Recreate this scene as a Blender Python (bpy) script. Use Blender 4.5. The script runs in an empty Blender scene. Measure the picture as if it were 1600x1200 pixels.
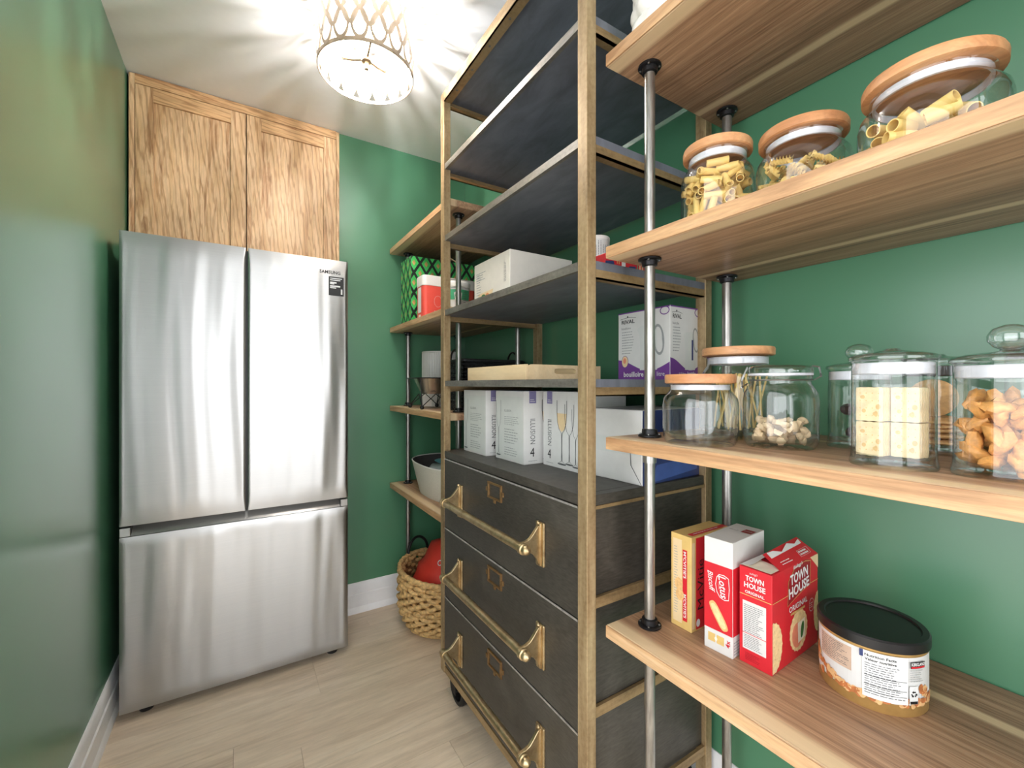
import bpy, math, random
from mathutils import Vector, Matrix, Euler
random.seed(7)
PI = math.pi
S = bpy.context.scene
COL = S.collection

# ------------------------------------------------------------------ camera, world, exposure
cam_d = bpy.data.cameras.new('camera'); cam = bpy.data.objects.new('camera', cam_d); COL.objects.link(cam)
cam.location = (0, 0, 1.27); cam.rotation_euler = (PI/2, 0, -math.radians(32.1))
cam_d.sensor_width = 36; cam_d.lens = 677/1600*36; cam_d.clip_start = 0.02
S.camera = cam
W = bpy.data.worlds.new('world'); S.world = W; W.use_nodes = True
W.node_tree.nodes['Background'].inputs['Color'].default_value = (0.95, 0.975, 1.0, 1)
W.node_tree.nodes['Background'].inputs['Strength'].default_value = 1.35
BULB = 540.0
S.view_settings.view_transform = 'Standard'; S.view_settings.look = 'None'
S.view_settings.exposure = 1.64; S.view_settings.gamma = 1.0; S.view_settings.use_curve_mapping = False
S.cycles.transparent_max_bounces = 32; S.cycles.max_bounces = 10; S.cycles.diffuse_bounces = 5

# ------------------------------------------------------------------ helpers
def rgb(r, g, b):
    f = lambda c: ((c/255)/12.92 if c/255 <= .04045 else ((c/255+.055)/1.055)**2.4)
    return (f(r), f(g), f(b), 1)

class NT:
    def __init__(s, name):
        s.m = bpy.data.materials.new(name); s.m.use_nodes = True
        s.t = s.m.node_tree; s.b = s.t.nodes['Principled BSDF']; s.out = s.t.nodes['Material Output']
    def n(s, typ, **kw):
        nd = s.t.nodes.new(typ)
        for k, v in kw.items(): setattr(nd, k, v)
        return nd
    def l(s, a, b): s.t.links.new(a, b)
    def coord(s, scale=(1, 1, 1), rnd=False, kind='Object'):
        tc = s.n('ShaderNodeTexCoord'); mp = s.n('ShaderNodeMapping'); mp.inputs['Scale'].default_value = scale
        s.l(tc.outputs[kind], mp.inputs['Vector'])
        if rnd:
            oi = s.n('ShaderNodeObjectInfo'); ml = s.n('ShaderNodeMath', operation='MULTIPLY'); ml.inputs[1].default_value = 37
            s.l(oi.outputs['Random'], ml.inputs[0])
            cb = s.n('ShaderNodeCombineXYZ')
            for i in range(3): s.l(ml.outputs[0], cb.inputs[i])
            s.l(cb.outputs[0], mp.inputs['Location'])
        return mp.outputs[0]
    def noise(s, vec, scale, detail=4, rough=.55, dist=0):
        nz = s.n('ShaderNodeTexNoise'); nz.inputs['Scale'].default_value = scale; nz.inputs['Detail'].default_value = detail
        nz.inputs['Roughness'].default_value = rough; nz.inputs['Distortion'].default_value = dist
        s.l(vec, nz.inputs['Vector']); return nz.outputs['Fac']
    def ramp(s, fac, stops):
        r = s.n('ShaderNodeValToRGB'); e = r.color_ramp.elements
        e[0].position, e[0].color = stops[0]; e[1].position, e[1].color = stops[-1]
        for p, c in stops[1:-1]:
            x = e.new(p); x.color = c
        s.l(fac, r.inputs['Fac']); return r.outputs['Color']
    def mix(s, fac, a, b, mode='MIX'):
        m = s.n('ShaderNodeMix', data_type='RGBA', blend_type=mode)
        for sock, v in ((m.inputs['Factor'], fac), (m.inputs['A'], a), (m.inputs['B'], b)):
            pass
        def put(i, v):
            if isinstance(v, (int, float)): m.inputs[i].default_value = v
            elif isinstance(v, tuple): m.inputs[i].default_value = v
            else: s.l(v, m.inputs[i])
        put(0, fac); put(6, a); put(7, b)
        return m.outputs[2]
    def bump(s, fac, strength=.2, dist=.002):
        b = s.n('ShaderNodeBump'); b.inputs['Strength'].default_value = strength; b.inputs['Distance'].default_value = dist
        s.l(fac, b.inputs['Height']); s.l(b.outputs[0], s.b.inputs['Normal'])
    def set(s, **kw):
        for k, v in kw.items():
            sock = s.b.inputs[k.replace('_', ' ')]
            if hasattr(v, 'node'): s.l(v, sock)
            else: sock.default_value = v

def plain(name, c, rough=.5, metal=0.0, var=.12, vs=30, bump=0, **kw):
    """a flat colour with faint procedural variation"""
    t = NT(name); f = t.noise(t.coord(), vs, 4)
    lo = tuple(x*(1-var) for x in c[:3])+(1,); hi = tuple(min(1, x*(1+var)) for x in c[:3])+(1,)
    t.set(Base_Color=t.ramp(f, [(.3, lo), (.7, hi)]), Roughness=rough, Metallic=metal, **kw)
    if bump: t.bump(f, bump, .003)
    return t.m

def wood(name, stops, axis, stretch=14, scale=5, rough=.45, fine=.25, rnd=True, band=None):
    t = NT(name); sc = [stretch]*3; sc[axis] = 1.0
    v = t.coord(tuple(sc), rnd)
    f = t.noise(v, scale*.35, 5, .6, 1.2)
    col = t.ramp(f, stops)
    f2 = t.noise(v, scale*3.2, 3, .7)
    col = t.mix(1.0, col, t.ramp(f2, [(.35, (1-fine,)*3+(1,)), (.62, (1, 1, 1, 1))]), 'MULTIPLY')
    if band:                                      # sapwood / heartwood staves across the board
        bax, pos = band
        sp = t.n('ShaderNodeSeparateXYZ'); t.l(t.coord(), sp.inputs[0])
        add = t.n('ShaderNodeMath', operation='MULTIPLY_ADD'); t.l(t.noise(t.coord((1, 1, 1)), 3, 2), add.inputs[0])
        add.inputs[1].default_value = .02; t.l(sp.outputs[bax], add.inputs[2])
        mr = t.n('ShaderNodeMapRange'); mr.inputs['From Min'].default_value = pos[0]; mr.inputs['From Max'].default_value = pos[1]
        t.l(add.outputs[0], mr.inputs['Value'])
        col = t.mix(1.0, col, t.ramp(mr.outputs[0], pos[2]), 'MULTIPLY')
        g_ = lambda v: (v, v, v, 1)
        mask = t.ramp(mr.outputs[0], [(0, g_(.5)), (.03, g_(.2)), (.045, g_(.9)), (.095, g_(.85)), (.12, g_(0)), (.70, g_(0)), (.72, g_(.6)), (.75, g_(.6)), (.765, g_(0)), (1, g_(0))])
        col = t.mix(mask, col, rgb(226, 200, 160))
    t.set(Base_Color=col, Roughness=rough); t.bump(f2, .12, .001)
    return t.m

def glassy(name, tint=(.97, .985, .975, 1), rough=.02, ior=1.5, extra=0.0):
    t = NT(name); t.t.nodes.remove(t.b)
    tr = t.n('ShaderNodeBsdfTransparent')
    gl = t.n('ShaderNodeBsdfGlossy'); gl.inputs['Roughness'].default_value = rough; gl.inputs['Color'].default_value = (1, 1, 1, 1)
    lw = t.n('ShaderNodeLayerWeight'); lw.inputs['Blend'].default_value = .5
    pw = t.n('ShaderNodeMath', operation='POWER'); pw.inputs[1].default_value = 3.0; t.l(lw.outputs['Facing'], pw.inputs[0])
    ad = t.n('ShaderNodeMath', operation='MULTIPLY_ADD'); ad.inputs[1].default_value = .80; ad.inputs[2].default_value = .07+extra; ad.use_clamp = True
    t.l(pw.outputs[0], ad.inputs[0])
    t.l(t.mix(pw.outputs[0], tint, tuple(c*.42 for c in tint[:3])+(1,)), tr.inputs[0])
    mx = t.n('ShaderNodeMixShader'); t.l(ad.outputs[0], mx.inputs[0]); t.l(tr.outputs[0], mx.inputs[1]); t.l(gl.outputs[0], mx.inputs[2])
    t.l(mx.outputs[0], t.out.inputs['Surface'])
    return t.m

class MB:
    def __init__(s): s.v = []; s.f = []
    def add(s, vs, fs):
        o = len(s.v); s.v += [tuple(v) for v in vs]; s.f += [tuple(i+o for i in f) for f in fs]; return s
    def box(s, x0, x1, y0, y1, z0, z1):
        return s.add([(x0, y0, z0), (x1, y0, z0), (x1, y1, z0), (x0, y1, z0), (x0, y0, z1), (x1, y0, z1), (x1, y1, z1), (x0, y1, z1)],
                     [(0, 3, 2, 1), (4, 5, 6, 7), (0, 1, 5, 4), (1, 2, 6, 5), (2, 3, 7, 6), (3, 0, 4, 7)])
    def lathe(s, prof, n=32, c=(0, 0, 0), sx=1, sy=1):
        vs = [(c[0]+r*sx*math.cos(2*PI*k/n), c[1]+r*sy*math.sin(2*PI*k/n), c[2]+z) for r, z in prof for k in range(n)]
        fs = [(i*n+k, i*n+(k+1) % n, (i+1)*n+(k+1) % n, (i+1)*n+k) for i in range(len(prof)-1) for k in range(n)]
        if prof[0][0] > 1e-5: fs.append(tuple(range(n-1, -1, -1)))
        if prof[-1][0] > 1e-5: fs.append(tuple((len(prof)-1)*n+k for k in range(n)))
        return s.add(vs, fs)
    def open_lathe(s, prof, n=32, c=(0, 0, 0), sx=1, sy=1):
        vs = [(c[0]+r*sx*math.cos(2*PI*k/n), c[1]+r*sy*math.sin(2*PI*k/n), c[2]+z) for r, z in prof for k in range(n)]
        fs = [(i*n+k, i*n+(k+1) % n, (i+1)*n+(k+1) % n, (i+1)*n+k) for i in range(len(prof)-1) for k in range(n)]
        return s.add(vs, fs)
    def tube(s, pts, r, n=8, closed=False, cap=True):
        P = [Vector(p) for p in pts]; m = len(P); rings = []
        up = Vector((0, 0, 1))
        for i in range(m):
            if closed: d = P[(i+1) % m]-P[i-1]
            else: d = P[min(i+1, m-1)]-P[max(i-1, 0)]
            d.normalize()
            a = d.cross(up)
            if a.length < .05: a = d.cross(Vector((1, 0, 0)))
            a.normalize(); b = a.cross(d)
            rr = r[i] if isinstance(r, (list, tuple)) else r
            rings.append([P[i]+rr*(math.cos(2*PI*k/n)*a+math.sin(2*PI*k/n)*b) for k in range(n)])
        vs = [v for g in rings for v in g]
        fs = [(i*n+k, i*n+(k+1) % n, ((i+1) % m)*n+(k+1) % n, ((i+1) % m)*n+k) for i in range(m if closed else m-1) for k in range(n)]
        if not closed and cap: fs += [tuple(range(n-1, -1, -1)), tuple((m-1)*n+k for k in range(n))]
        return s.add(vs, fs)
    def prism(s, poly, fn, t0, t1):
        """poly 2D (a,b), fn(a,b,t)->xyz"""
        n = len(poly); vs = [fn(a, b, t0) for a, b in poly]+[fn(a, b, t1) for a, b in poly]
        return s.add(vs, [tuple(range(n-1, -1, -1)), tuple(range(n, 2*n))]+[(k, (k+1) % n, n+(k+1) % n, n+k) for k in range(n)])
    def mesh(s, name, smooth=None):
        me = bpy.data.meshes.new(name); me.from_pydata(s.v, [], s.f); me.update()
        import bmesh
        bm = bmesh.new(); bm.from_mesh(me); bmesh.ops.recalc_face_normals(bm, faces=bm.faces); bm.to_mesh(me); bm.free()
        if smooth:
            me.shade_smooth(); me.set_sharp_from_angle(angle=math.radians(smooth))
        return me
    def build(s, name, m, parent=None, smooth=None, bevel=0, world=False, loc=None):
        return obj(name, s.mesh(name, smooth), m, parent, bevel, world, loc)

def obj(name, me, m, parent=None, bevel=0, world=False, loc=None):
    o = bpy.data.objects.new(name, me); COL.objects.link(o)
    if m and not me.materials: me.materials.append(m)
    if parent: o.parent = parent
    if world and parent:
        r = parent
        off = Vector(r.location)
        while r.parent: r = r.parent; off = off+Vector(r.location)
        o.location = -off
    if loc: o.location = loc
    if bevel:
        b = o.modifiers.new('bevel', 'BEVEL'); b.width = bevel; b.segments = 2; b.limit_method = 'ANGLE'
    return o
def tag(o, label, cat, group=None):
    o['label'] = label; o['category'] = cat
    if group: o['group'] = group
    return o
def thing(name, label, cat, loc=(0, 0, 0), rz=0, group=None):
    o = bpy.data.objects.new(name, None); COL.objects.link(o); o.empty_display_size = .05
    o.location = loc; o.rotation_euler = (0, 0, rz)
    return tag(o, label, cat, group)
def struct(o): o['kind'] = 'structure'; return o
def stuffpart(o): o['kind'] = 'stuff'; return o
BX = lambda *a: MB().box(*a)

# print on box faces -------------------------------------------------
def face_map(face, dx, dy, dz):
    """(a,b,off)->local xyz; a runs left to right seen from outside, b up; box centred on its base"""
    if face == '-X': return lambda a, b, o=0: (-dx/2-o, dy/2-a, b)
    if face == '-Y': return lambda a, b, o=0: (-dx/2+a, -dy/2-o, b)
    if face == '+X': return lambda a, b, o=0: (dx/2+o, -dy/2+a, b)
    if face == 'top': return lambda a, b, o=0: (-dx/2+a, -dy/2+b, dz+o)
    if face == 'topX': return lambda a, b, o=0: (-dx/2+b, dy/2-a, dz+o)     # read by someone facing +X
def text_geo(txt, bold=0.0, shear=0.0, space=1.0):
    cu = bpy.data.curves.new('t', 'FONT'); cu.body = txt; cu.resolution_u = 2; cu.offset = bold; cu.shear = shear; cu.space_character = space
    cu.align_x = 'CENTER'; ob = bpy.data.objects.new('t', cu); COL.objects.link(ob)
    dg = bpy.context.evaluated_depsgraph_get(); me = bpy.data.meshes.new_from_object(ob.evaluated_get(dg))
    vs = [v.co.copy() for v in me.vertices]; fs = [tuple(p.vertices) for p in me.polygons]
    bpy.data.objects.remove(ob); bpy.data.curves.remove(cu); bpy.data.meshes.remove(me)
    x0, x1 = min(v.x for v in vs), max(v.x for v in vs); y0, y1 = min(v.y for v in vs), max(v.y for v in vs)
    return [((v.x-(x0+x1)/2)/(x1-x0), (v.y-(y0+y1)/2)/(y1-y0)) for v in vs], fs
def text(fm, txt, a, b, w, h, m, parent, rot=0, off=.0006, name='lettering', **kw):
    vs, fs = text_geo(txt, **kw); c, s_ = math.cos(rot), math.sin(rot)
    P = [(x*w, y*h) for x, y in vs]
    return MB().add([fm(a+x*c-y*s_, b+x*s_+y*c, off) for x, y in P], fs).build(name, m, parent)
def poly(fm, pts, m, parent, name, off=.0004):
    return MB().add([fm(a, b, off) for a, b in pts], [tuple(range(len(pts)))]).build(name, m, parent)
def rect(fm, a0, a1, b0, b1, m, parent, name, off=.0004):
    return poly(fm, [(a0, b0), (a1, b0), (a1, b1), (a0, b1)], m, parent, name, off)
def ell(a, b, ra, rb, rot=0, n=28, e=1.0):
    o = []
    for k in range(n):
        t = 2*PI*k/n; x = ra*math.copysign(abs(math.cos(t))**e, math.cos(t)); y = rb*math.copysign(abs(math.sin(t))**e, math.sin(t))
        o.append((a+x*math.cos(rot)-y*math.sin(rot), b+x*math.sin(rot)+y*math.cos(rot)))
    return o
def lines(fm, a0, a1, b0, b1, n, m, parent, name='fine_print', off=.0006, th=.3, ragged=True, seed=1):
    r = random.Random(seed); mb = MB(); dz = (b1-b0)/n
    for k in range(n):
        z = b1-(k+.5)*dz; e = a1-(a1-a0)*(r.random()*.35 if ragged else 0); x = a0
        while x < e:                                 # word-like dashes
            w = min((a1-a0)*(.06+.12*r.random()), e-x)
            mb.add([fm(x, z-dz*th/2, off), fm(x+w, z-dz*th/2, off), fm(x+w, z+dz*th/2, off), fm(x, z+dz*th/2, off)], [(0, 1, 2, 3)])
            x += w+(a1-a0)*.025
    return stuffpart(mb.build(name, m, parent))
def outline(fm, pts, w, m, parent, name, off=.0006):
    n = len(pts); ca = sum(p[0] for p in pts)/n; cb = sum(p[1] for p in pts)/n; mb = MB()
    inner = []
    for a, b in pts:
        d = math.hypot(a-ca, b-cb); inner.append((a-(a-ca)/d*w, b-(b-cb)/d*w))
    mb.add([fm(a, b, off) for a, b in pts]+[fm(a, b, off) for a, b in inner], [(k, (k+1) % n, n+(k+1) % n, n+k) for k in range(n)])
    return mb.build(name, m, parent)
def carton(name, label, cat, loc, rz, dx, dy, dz, m, group=None, bevel=.0012):
    t = thing(name, label, cat, loc, rz, group)
    BX(-dx/2, dx/2, -dy/2, dy/2, 0, dz).build('carton', m, t, bevel=bevel)
    return t

# ------------------------------------------------------------------ materials
M = {}
def green():
    t = NT('green_satin_paint'); f = t.noise(t.coord(), 1.2, 3); g = t.noise(t.coord(), 260, 2)
    t.set(Base_Color=t.ramp(f, [(.3, (.066, .210, .112, 1)), (.7, (.076, .230, .126, 1))]), Roughness=.42, Coat_Weight=.9, Coat_Roughness=.27)
    t.bump(g, .10, .001); return t.m
M['green'] = green()
M['white_paint'] = plain('white_ceiling_paint', (.88, .88, .88), .7, var=.01)
M['trim'] = plain('white_trim_paint', (.82, .82, .83), .3, var=.02)
M['plank'] = wood('greige_maple', [(.25, rgb(192, 170, 146)), (.5, rgb(216, 197, 173)), (.8, rgb(232, 217, 196))], 0, 9, 3.2, .38, .12)
M['joint'] = plain('floor_joint', rgb(120, 102, 84), .8)
M['oak'] = wood('oak', [(.28, rgb(176, 128, 84)), (.42, rgb(214, 174, 128)), (.55, rgb(226, 190, 148)), (.62, rgb(184, 138, 94)), (.75, rgb(222, 184, 140))], 2, 11, 3.6, .5, .22)
M['oak_rail'] = wood('oak_rail', [(.28, rgb(176, 124, 78)), (.5, rgb(220, 178, 130)), (.75, rgb(206, 160, 112))], 0, 11, 3.6, .5, .22)
def oak_grain(mat, sc):
    n = mat.node_tree; b = n.nodes['Principled BSDF']; src = b.inputs['Base Color'].links[0].from_socket
    tc = n.nodes.new('ShaderNodeTexCoord'); mp = n.nodes.new('ShaderNodeMapping'); mp.inputs['Scale'].default_value = sc
    n.links.new(tc.outputs['Object'], mp.inputs[0]); wv = n.nodes.new('ShaderNodeTexWave'); wv.bands_direction = 'DIAGONAL'
    for k, v in (('Scale', 30), ('Distortion', 6), ('Detail', 2.5), ('Detail Scale', 1.6), ('Detail Roughness', .6)): wv.inputs[k].default_value = v
    n.links.new(mp.outputs[0], wv.inputs[0]); r = n.nodes.new('ShaderNodeValToRGB'); n.links.new(wv.outputs['Fac'], r.inputs[0])
    e = r.color_ramp.elements; e[0].position, e[0].color = .02, (.62, .52, .42, 1); e[1].position, e[1].color = .34, (1, 1, 1, 1)
    m = n.nodes.new('ShaderNodeMix'); m.data_type = 'RGBA'; m.blend_type = 'MULTIPLY'; m.inputs[0].default_value = .75
    n.links.new(src, m.inputs[6]); n.links.new(r.outputs[0], m.inputs[7]); n.links.new(m.outputs[2], b.inputs['Base Color'])
oak_grain(M['oak'], (1, .3, .11)); oak_grain(M['oak_rail'], (.11, .3, 1))
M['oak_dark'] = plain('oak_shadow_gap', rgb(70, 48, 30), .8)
def steel(name, rough=.28, base=.44, aniso=.85):
    t = NT(name); f = t.noise(t.coord((2, 2, 900)), 1.5, 3, .7)
    t.set(Base_Color=t.ramp(f, [(.3, (base*.93,)*3+(1,)), (.7, (base*1.03, base*1.02, base, 1))]), Metallic=1.0, Roughness=rough, Anisotropic=aniso)
    tg = t.n('ShaderNodeTangent', direction_type='RADIAL', axis='X'); t.l(tg.outputs[0], t.b.inputs['Tangent'])
    return t.m
M['steel'] = steel('brushed_steel')
M['steel_dark'] = steel('channel_steel', .3, .30)
M['fridge_side'] = plain('fridge_side', rgb(40, 41, 43), .45)
M['black'] = plain('black_plastic', rgb(20, 20, 21), .4)
M['ink'] = plain('black_ink', rgb(26, 26, 28), .5)
M['grey_ink'] = plain('grey_ink', rgb(92, 94, 96), .6)
M['pale_ink'] = plain('pale_grey_ink', rgb(150, 153, 152), .6)
M['white_ink'] = plain('white_ink', rgb(222, 222, 220), .5, var=.02)
M['sticker_ink'] = plain('sticker_ink', rgb(205, 208, 210), .5)
def aged(name, stops, scale=30, rough=.45, metal=.8, st=(1, 1, .12)):
    t = NT(name); f = t.noise(t.coord(st), scale, 6, .65); g = t.noise(t.coord(), 90, 3)
    c = t.mix(.16, t.ramp(f, stops), t.ramp(g, [(.3, stops[0][1]), (.6, stops[-1][1])]))
    t.set(Base_Color=c, Roughness=rough, Metallic=metal); t.bump(g, .15, .0008); return t.m
M['brass_post'] = aged('aged_brass_post', [(.25, rgb(92, 72, 48)), (.45, rgb(150, 124, 88)), (.6, rgb(176, 152, 114)), (.8, rgb(196, 178, 142))], 26, .5, .45)
M['brass_rail'] = aged('aged_brass_rail', [(.25, rgb(96, 76, 50)), (.5, rgb(160, 132, 92)), (.8, rgb(186, 164, 126))], 26, .5, .45, (.12, .12, 1))
M['handle_brass'] = aged('antique_brass', [(.25, rgb(138, 112, 80)), (.5, rgb(190, 166, 126)), (.8, rgb(216, 198, 160))], 24, .33, .9, (1, 1, 1))
M['bronze'] = aged('label_bronze', [(.25, rgb(120, 88, 54)), (.7, rgb(176, 140, 96))], 60, .4, .85, (1, 1, 1))
def patina():
    t = NT('blackened_steel'); f = t.noise(t.coord((1, 1, 1)), 4, 7, .62, .8); g = t.noise(t.coord((1, 1, 6)), 40, 4)
    c = t.ramp(f, [(.25, rgb(50, 47, 43)), (.5, rgb(70, 66, 60)), (.72, rgb(92, 87, 80))])
    c = t.mix(.25, c, t.ramp(g, [(.3, rgb(38, 35, 32)), (.8, rgb(120, 114, 104))]))
    t.set(Base_Color=c, Roughness=t.ramp(f, [(.2, (.35,)*3+(1,)), (.8, (.55,)*3+(1,))]), Metallic=.35); return t.m
M['patina'] = patina()
def shelfblack():
    t = NT('black_stained_shelf'); f = t.noise(t.coord((3, 1, 1)), 6, 6, .6, .5)
    t.set(Base_Color=t.ramp(f, [(.25, rgb(88, 91, 100)), (.75, rgb(122, 127, 138))]), Roughness=.42, Metallic=.15); return t.m
M['shelf_black'] = shelfblack()
M['edge_steel'] = aged('worn_steel_edge', [(.3, rgb(86, 82, 76)), (.6, rgb(128, 124, 116)), (.8, rgb(160, 156, 148))], 40, .45, .5, (1, .2, 1))
M['worn'] = plain('worn_bright_steel', rgb(176, 172, 166), .4, .5, .3, 60)
M['iron'] = plain('cast_iron', rgb(40, 39, 39), .5, .5, .3, 60)
BANDS = [(0, (1, 1, 1, 1)), (.30, (.96, .94, .92, 1)), (.34, (.80, .78, .77, 1)), (.55, (.76, .73, .72, 1)), (.58, (.62, .60, .60, 1)), (.80, (.60, .58, .58, 1)), (.83, (.72, .70, .70, 1)), (1, (.66, .64, .64, 1))]
M['walnut'] = wood('acacia_walnut', [(.25, rgb(132, 100, 76)), (.45, rgb(178, 139, 107)), (.6, rgb(200, 162, 128)), (.8, rgb(216, 181, 146))], 1, 42, 4, .42, .34, False, (0, (.73, 1.22, BANDS)))
M['walnut_edge'] = wood('pale_edge_wood', [(.25, rgb(150, 106, 72)), (.5, rgb(204, 162, 118)), (.8, rgb(226, 194, 154))], 1, 12, 5, .5, .2, False)
def pipe_m():
    t = NT('gunmetal_pipe'); f = t.noise(t.coord((5, 5, .6)), 26, 4, .6)
    t.set(Base_Color=t.ramp(f, [(.3, rgb(138, 135, 131)), (.7, rgb(186, 183, 178))]), Metallic=.9, Roughness=.34); return t.m
M['pipe'] = pipe_m()
M['flange'] = plain('black_iron_flange', rgb(44, 44, 46), .35, .7, .2, 60)
M['screw'] = plain('screw_steel', rgb(160, 160, 158), .3, .9)
M['champagne'] = plain('champagne_metal', rgb(186, 168, 146), .3, .85)
M['glass'] = glassy('clear_glass')
M['glass_thick'] = glassy('thick_glass', (.93, .96, .95, 1), .03, 1.55, .04)
M['crystal'] = glassy('crystal', (.93, .93, .95, 1), .08, 1.5, .0)
M['gasket'] = plain('silicone_gasket', rgb(214, 214, 222), .4)
def bulb_m():
    t = NT('lit_bulb'); t.set(Base_Color=(1, .95, .85, 1), Emission_Color=(1.0, .975, .94, 1), Emission_Strength=BULB); return t.m
M['bulb'] = bulb_m()
M['lid'] = wood('acacia_lid', [(.25, rgb(168, 106, 66)), (.5, rgb(206, 148, 100)), (.8, rgb(228, 182, 134))], 1, 9, 4, .45, .15)
M['white_card'] = plain('white_card', rgb(214, 213, 210), .5, var=.03)
M['grey_card'] = plain('pale_grey_card', rgb(208, 210, 206), .5, var=.03)
M['cream_card'] = plain('cream_card', rgb(222, 215, 204), .6, var=.03)
M['red'] = plain('red_card', rgb(206, 36, 48), .4, var=.05)
M['red_dark'] = plain('dark_red_card', rgb(150, 22, 36), .4, var=.05)
M['coral'] = plain('coral_tin', rgb(226, 84, 72), .35, var=.04)
M['red_cloth'] = plain('red_bag', rgb(222, 62, 48), .6, var=.08, vs=12, bump=.2)
M['purple'] = plain('purple_print', rgb(112, 62, 140), .45, var=.05)
M['lilac'] = plain('lilac_tab', rgb(122, 116, 156), .5, var=.04)
M['gold'] = plain('gold_print', rgb(216, 182, 112), .45, var=.08)
M['champ'] = plain('champagne_print', rgb(226, 200, 156), .5, var=.05)
M['biscuit'] = plain('biscuit', rgb(222, 176, 116), .7, var=.18, vs=160, bump=.3)
M['biscuit_pale'] = plain('pale_biscuit', rgb(234, 206, 152), .7, var=.14, vs=120, bump=.3)
M['cheese'] = plain('cheese_print', rgb(244, 236, 214), .6)
M['ham'] = plain('ham_print', rgb(226, 140, 110), .6)
M['leaf'] = plain('leaf_print', rgb(64, 116, 56), .6)
M['navy'] = plain('navy_print', rgb(40, 56, 108), .4, var=.1)
M['blue'] = plain('blue_print', rgb(66, 92, 156), .4, var=.1)
M['tan'] = plain('tan_print', rgb(200, 172, 150), .6)
M['can_gold'] = plain('can_gold', rgb(190, 152, 92), .35, .4)
M['almond'] = plain('almond_print', rgb(186, 112, 62), .6, var=.3, vs=90)
M['almond_pale'] = plain('pale_almond_print', rgb(222, 176, 122), .6, var=.2, vs=90)
M['pasta'] = plain('dry_pasta', rgb(232, 198, 122), .5, var=.08)
M['saltine'] = plain('saltine', rgb(224, 204, 166), .75, var=.12, vs=70, bump=.3)
M['saltine_brown'] = plain('saltine_toasted', rgb(212, 176, 124), .75, var=.15, vs=90)
M['pretzel'] = plain('caramel_cluster', rgb(214, 152, 84), .45, var=.25, vs=110, bump=.5)
M['crouton'] = plain('crouton', rgb(226, 200, 164), .8, var=.15, vs=90, bump=.4)
M['choc'] = plain('dark_wrapped_sweet', rgb(60, 38, 40), .3, var=.3, vs=80)
M['cookie'] = plain('cookie', rgb(206, 160, 108), .8, var=.22, vs=90, bump=.4)
M['wicker'] = plain('seagrass', rgb(206, 168, 112), .7, var=.35, vs=70, bump=.4)
M['wicker_in'] = plain('basket_lining', rgb(146, 112, 72), .8)
M['tray'] = wood('pine_tray', [(.3, rgb(214, 184, 140)), (.55, rgb(232, 206, 164)), (.8, rgb(240, 218, 180))], 1, 8, 3, .55, .08, False)
M['linen'] = plain('linen_bin', rgb(208, 202, 190), .8, var=.08, vs=240, bump=.3)
M['bin_in'] = plain('bin_lining', rgb(66, 62, 62), .8)
M['plastic_bag'] = plain('clear_white_plastic', rgb(220, 226, 228), .15, var=.1, vs=40, bump=.6)
M['aqua'] = plain('aqua_packet', rgb(120, 190, 205), .3, var=.2, vs=30)
M['ceramic'] = plain('white_ceramic', rgb(232, 230, 224), .3, var=.02)
M['ribbed'] = plain('white_plastic', rgb(226, 222, 218), .4, var=.02)
M['mint'] = plain('green_label', rgb(70, 168, 118), .4)
M['steel_bowl'] = plain('satin_bowl', rgb(190, 182, 170), .25, .9, .05)
M['wire'] = plain('dark_wire', rgb(52, 50, 50), .35, .8)
M['black_weave'] = plain('black_weave', rgb(34, 34, 36), .45, var=.25, vs=120)
M['orange_ink'] = plain('orange_ink', rgb(222, 138, 90), .5)
def lattice():
    t = NT('diamond_lattice_paper'); sp = t.n('ShaderNodeSeparateXYZ'); t.l(t.coord(), sp.inputs[0])
    def mth(op, a, b=None):
        n = t.n('ShaderNodeMath', operation=op)
        for i, v in enumerate((a, b)):
            if v is None: continue
            if isinstance(v, (int, float)): n.inputs[i].default_value = v
            else: t.l(v, n.inputs[i])
        return n.outputs[0]
    h = mth('DIVIDE', mth('ADD', sp.outputs[0], mth('MULTIPLY', sp.outputs[1], -1)), .068); z = mth('DIVIDE', sp.outputs[2], .105)
    p, q = mth('FRACT', mth('ADD', h, z)), mth('FRACT', mth('SUBTRACT', h, z))
    dp = mth('MULTIPLY', mth('ABSOLUTE', mth('SUBTRACT', p, .5)), 2); dq = mth('MULTIPLY', mth('ABSOLUTE', mth('SUBTRACT', q, .5)), 2)
    d = mth('MAXIMUM', dp, dq)
    col = t.ramp(d, [(0, rgb(206, 150, 96)), (.28, rgb(206, 150, 96)), (.30, rgb(72, 188, 98)), (.74, rgb(96, 214, 124)), (.76, rgb(24, 34, 28)), (1, rgb(24, 34, 28))])
    for nd in t.t.nodes:
        if nd.bl_idname == 'ShaderNodeValToRGB': nd.color_ramp.interpolation = 'CONSTANT'
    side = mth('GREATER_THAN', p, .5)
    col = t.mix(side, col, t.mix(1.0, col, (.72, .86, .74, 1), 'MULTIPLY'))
    t.set(Base_Color=col, Roughness=.45); return t.m
M['lattice'] = lattice()

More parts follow.
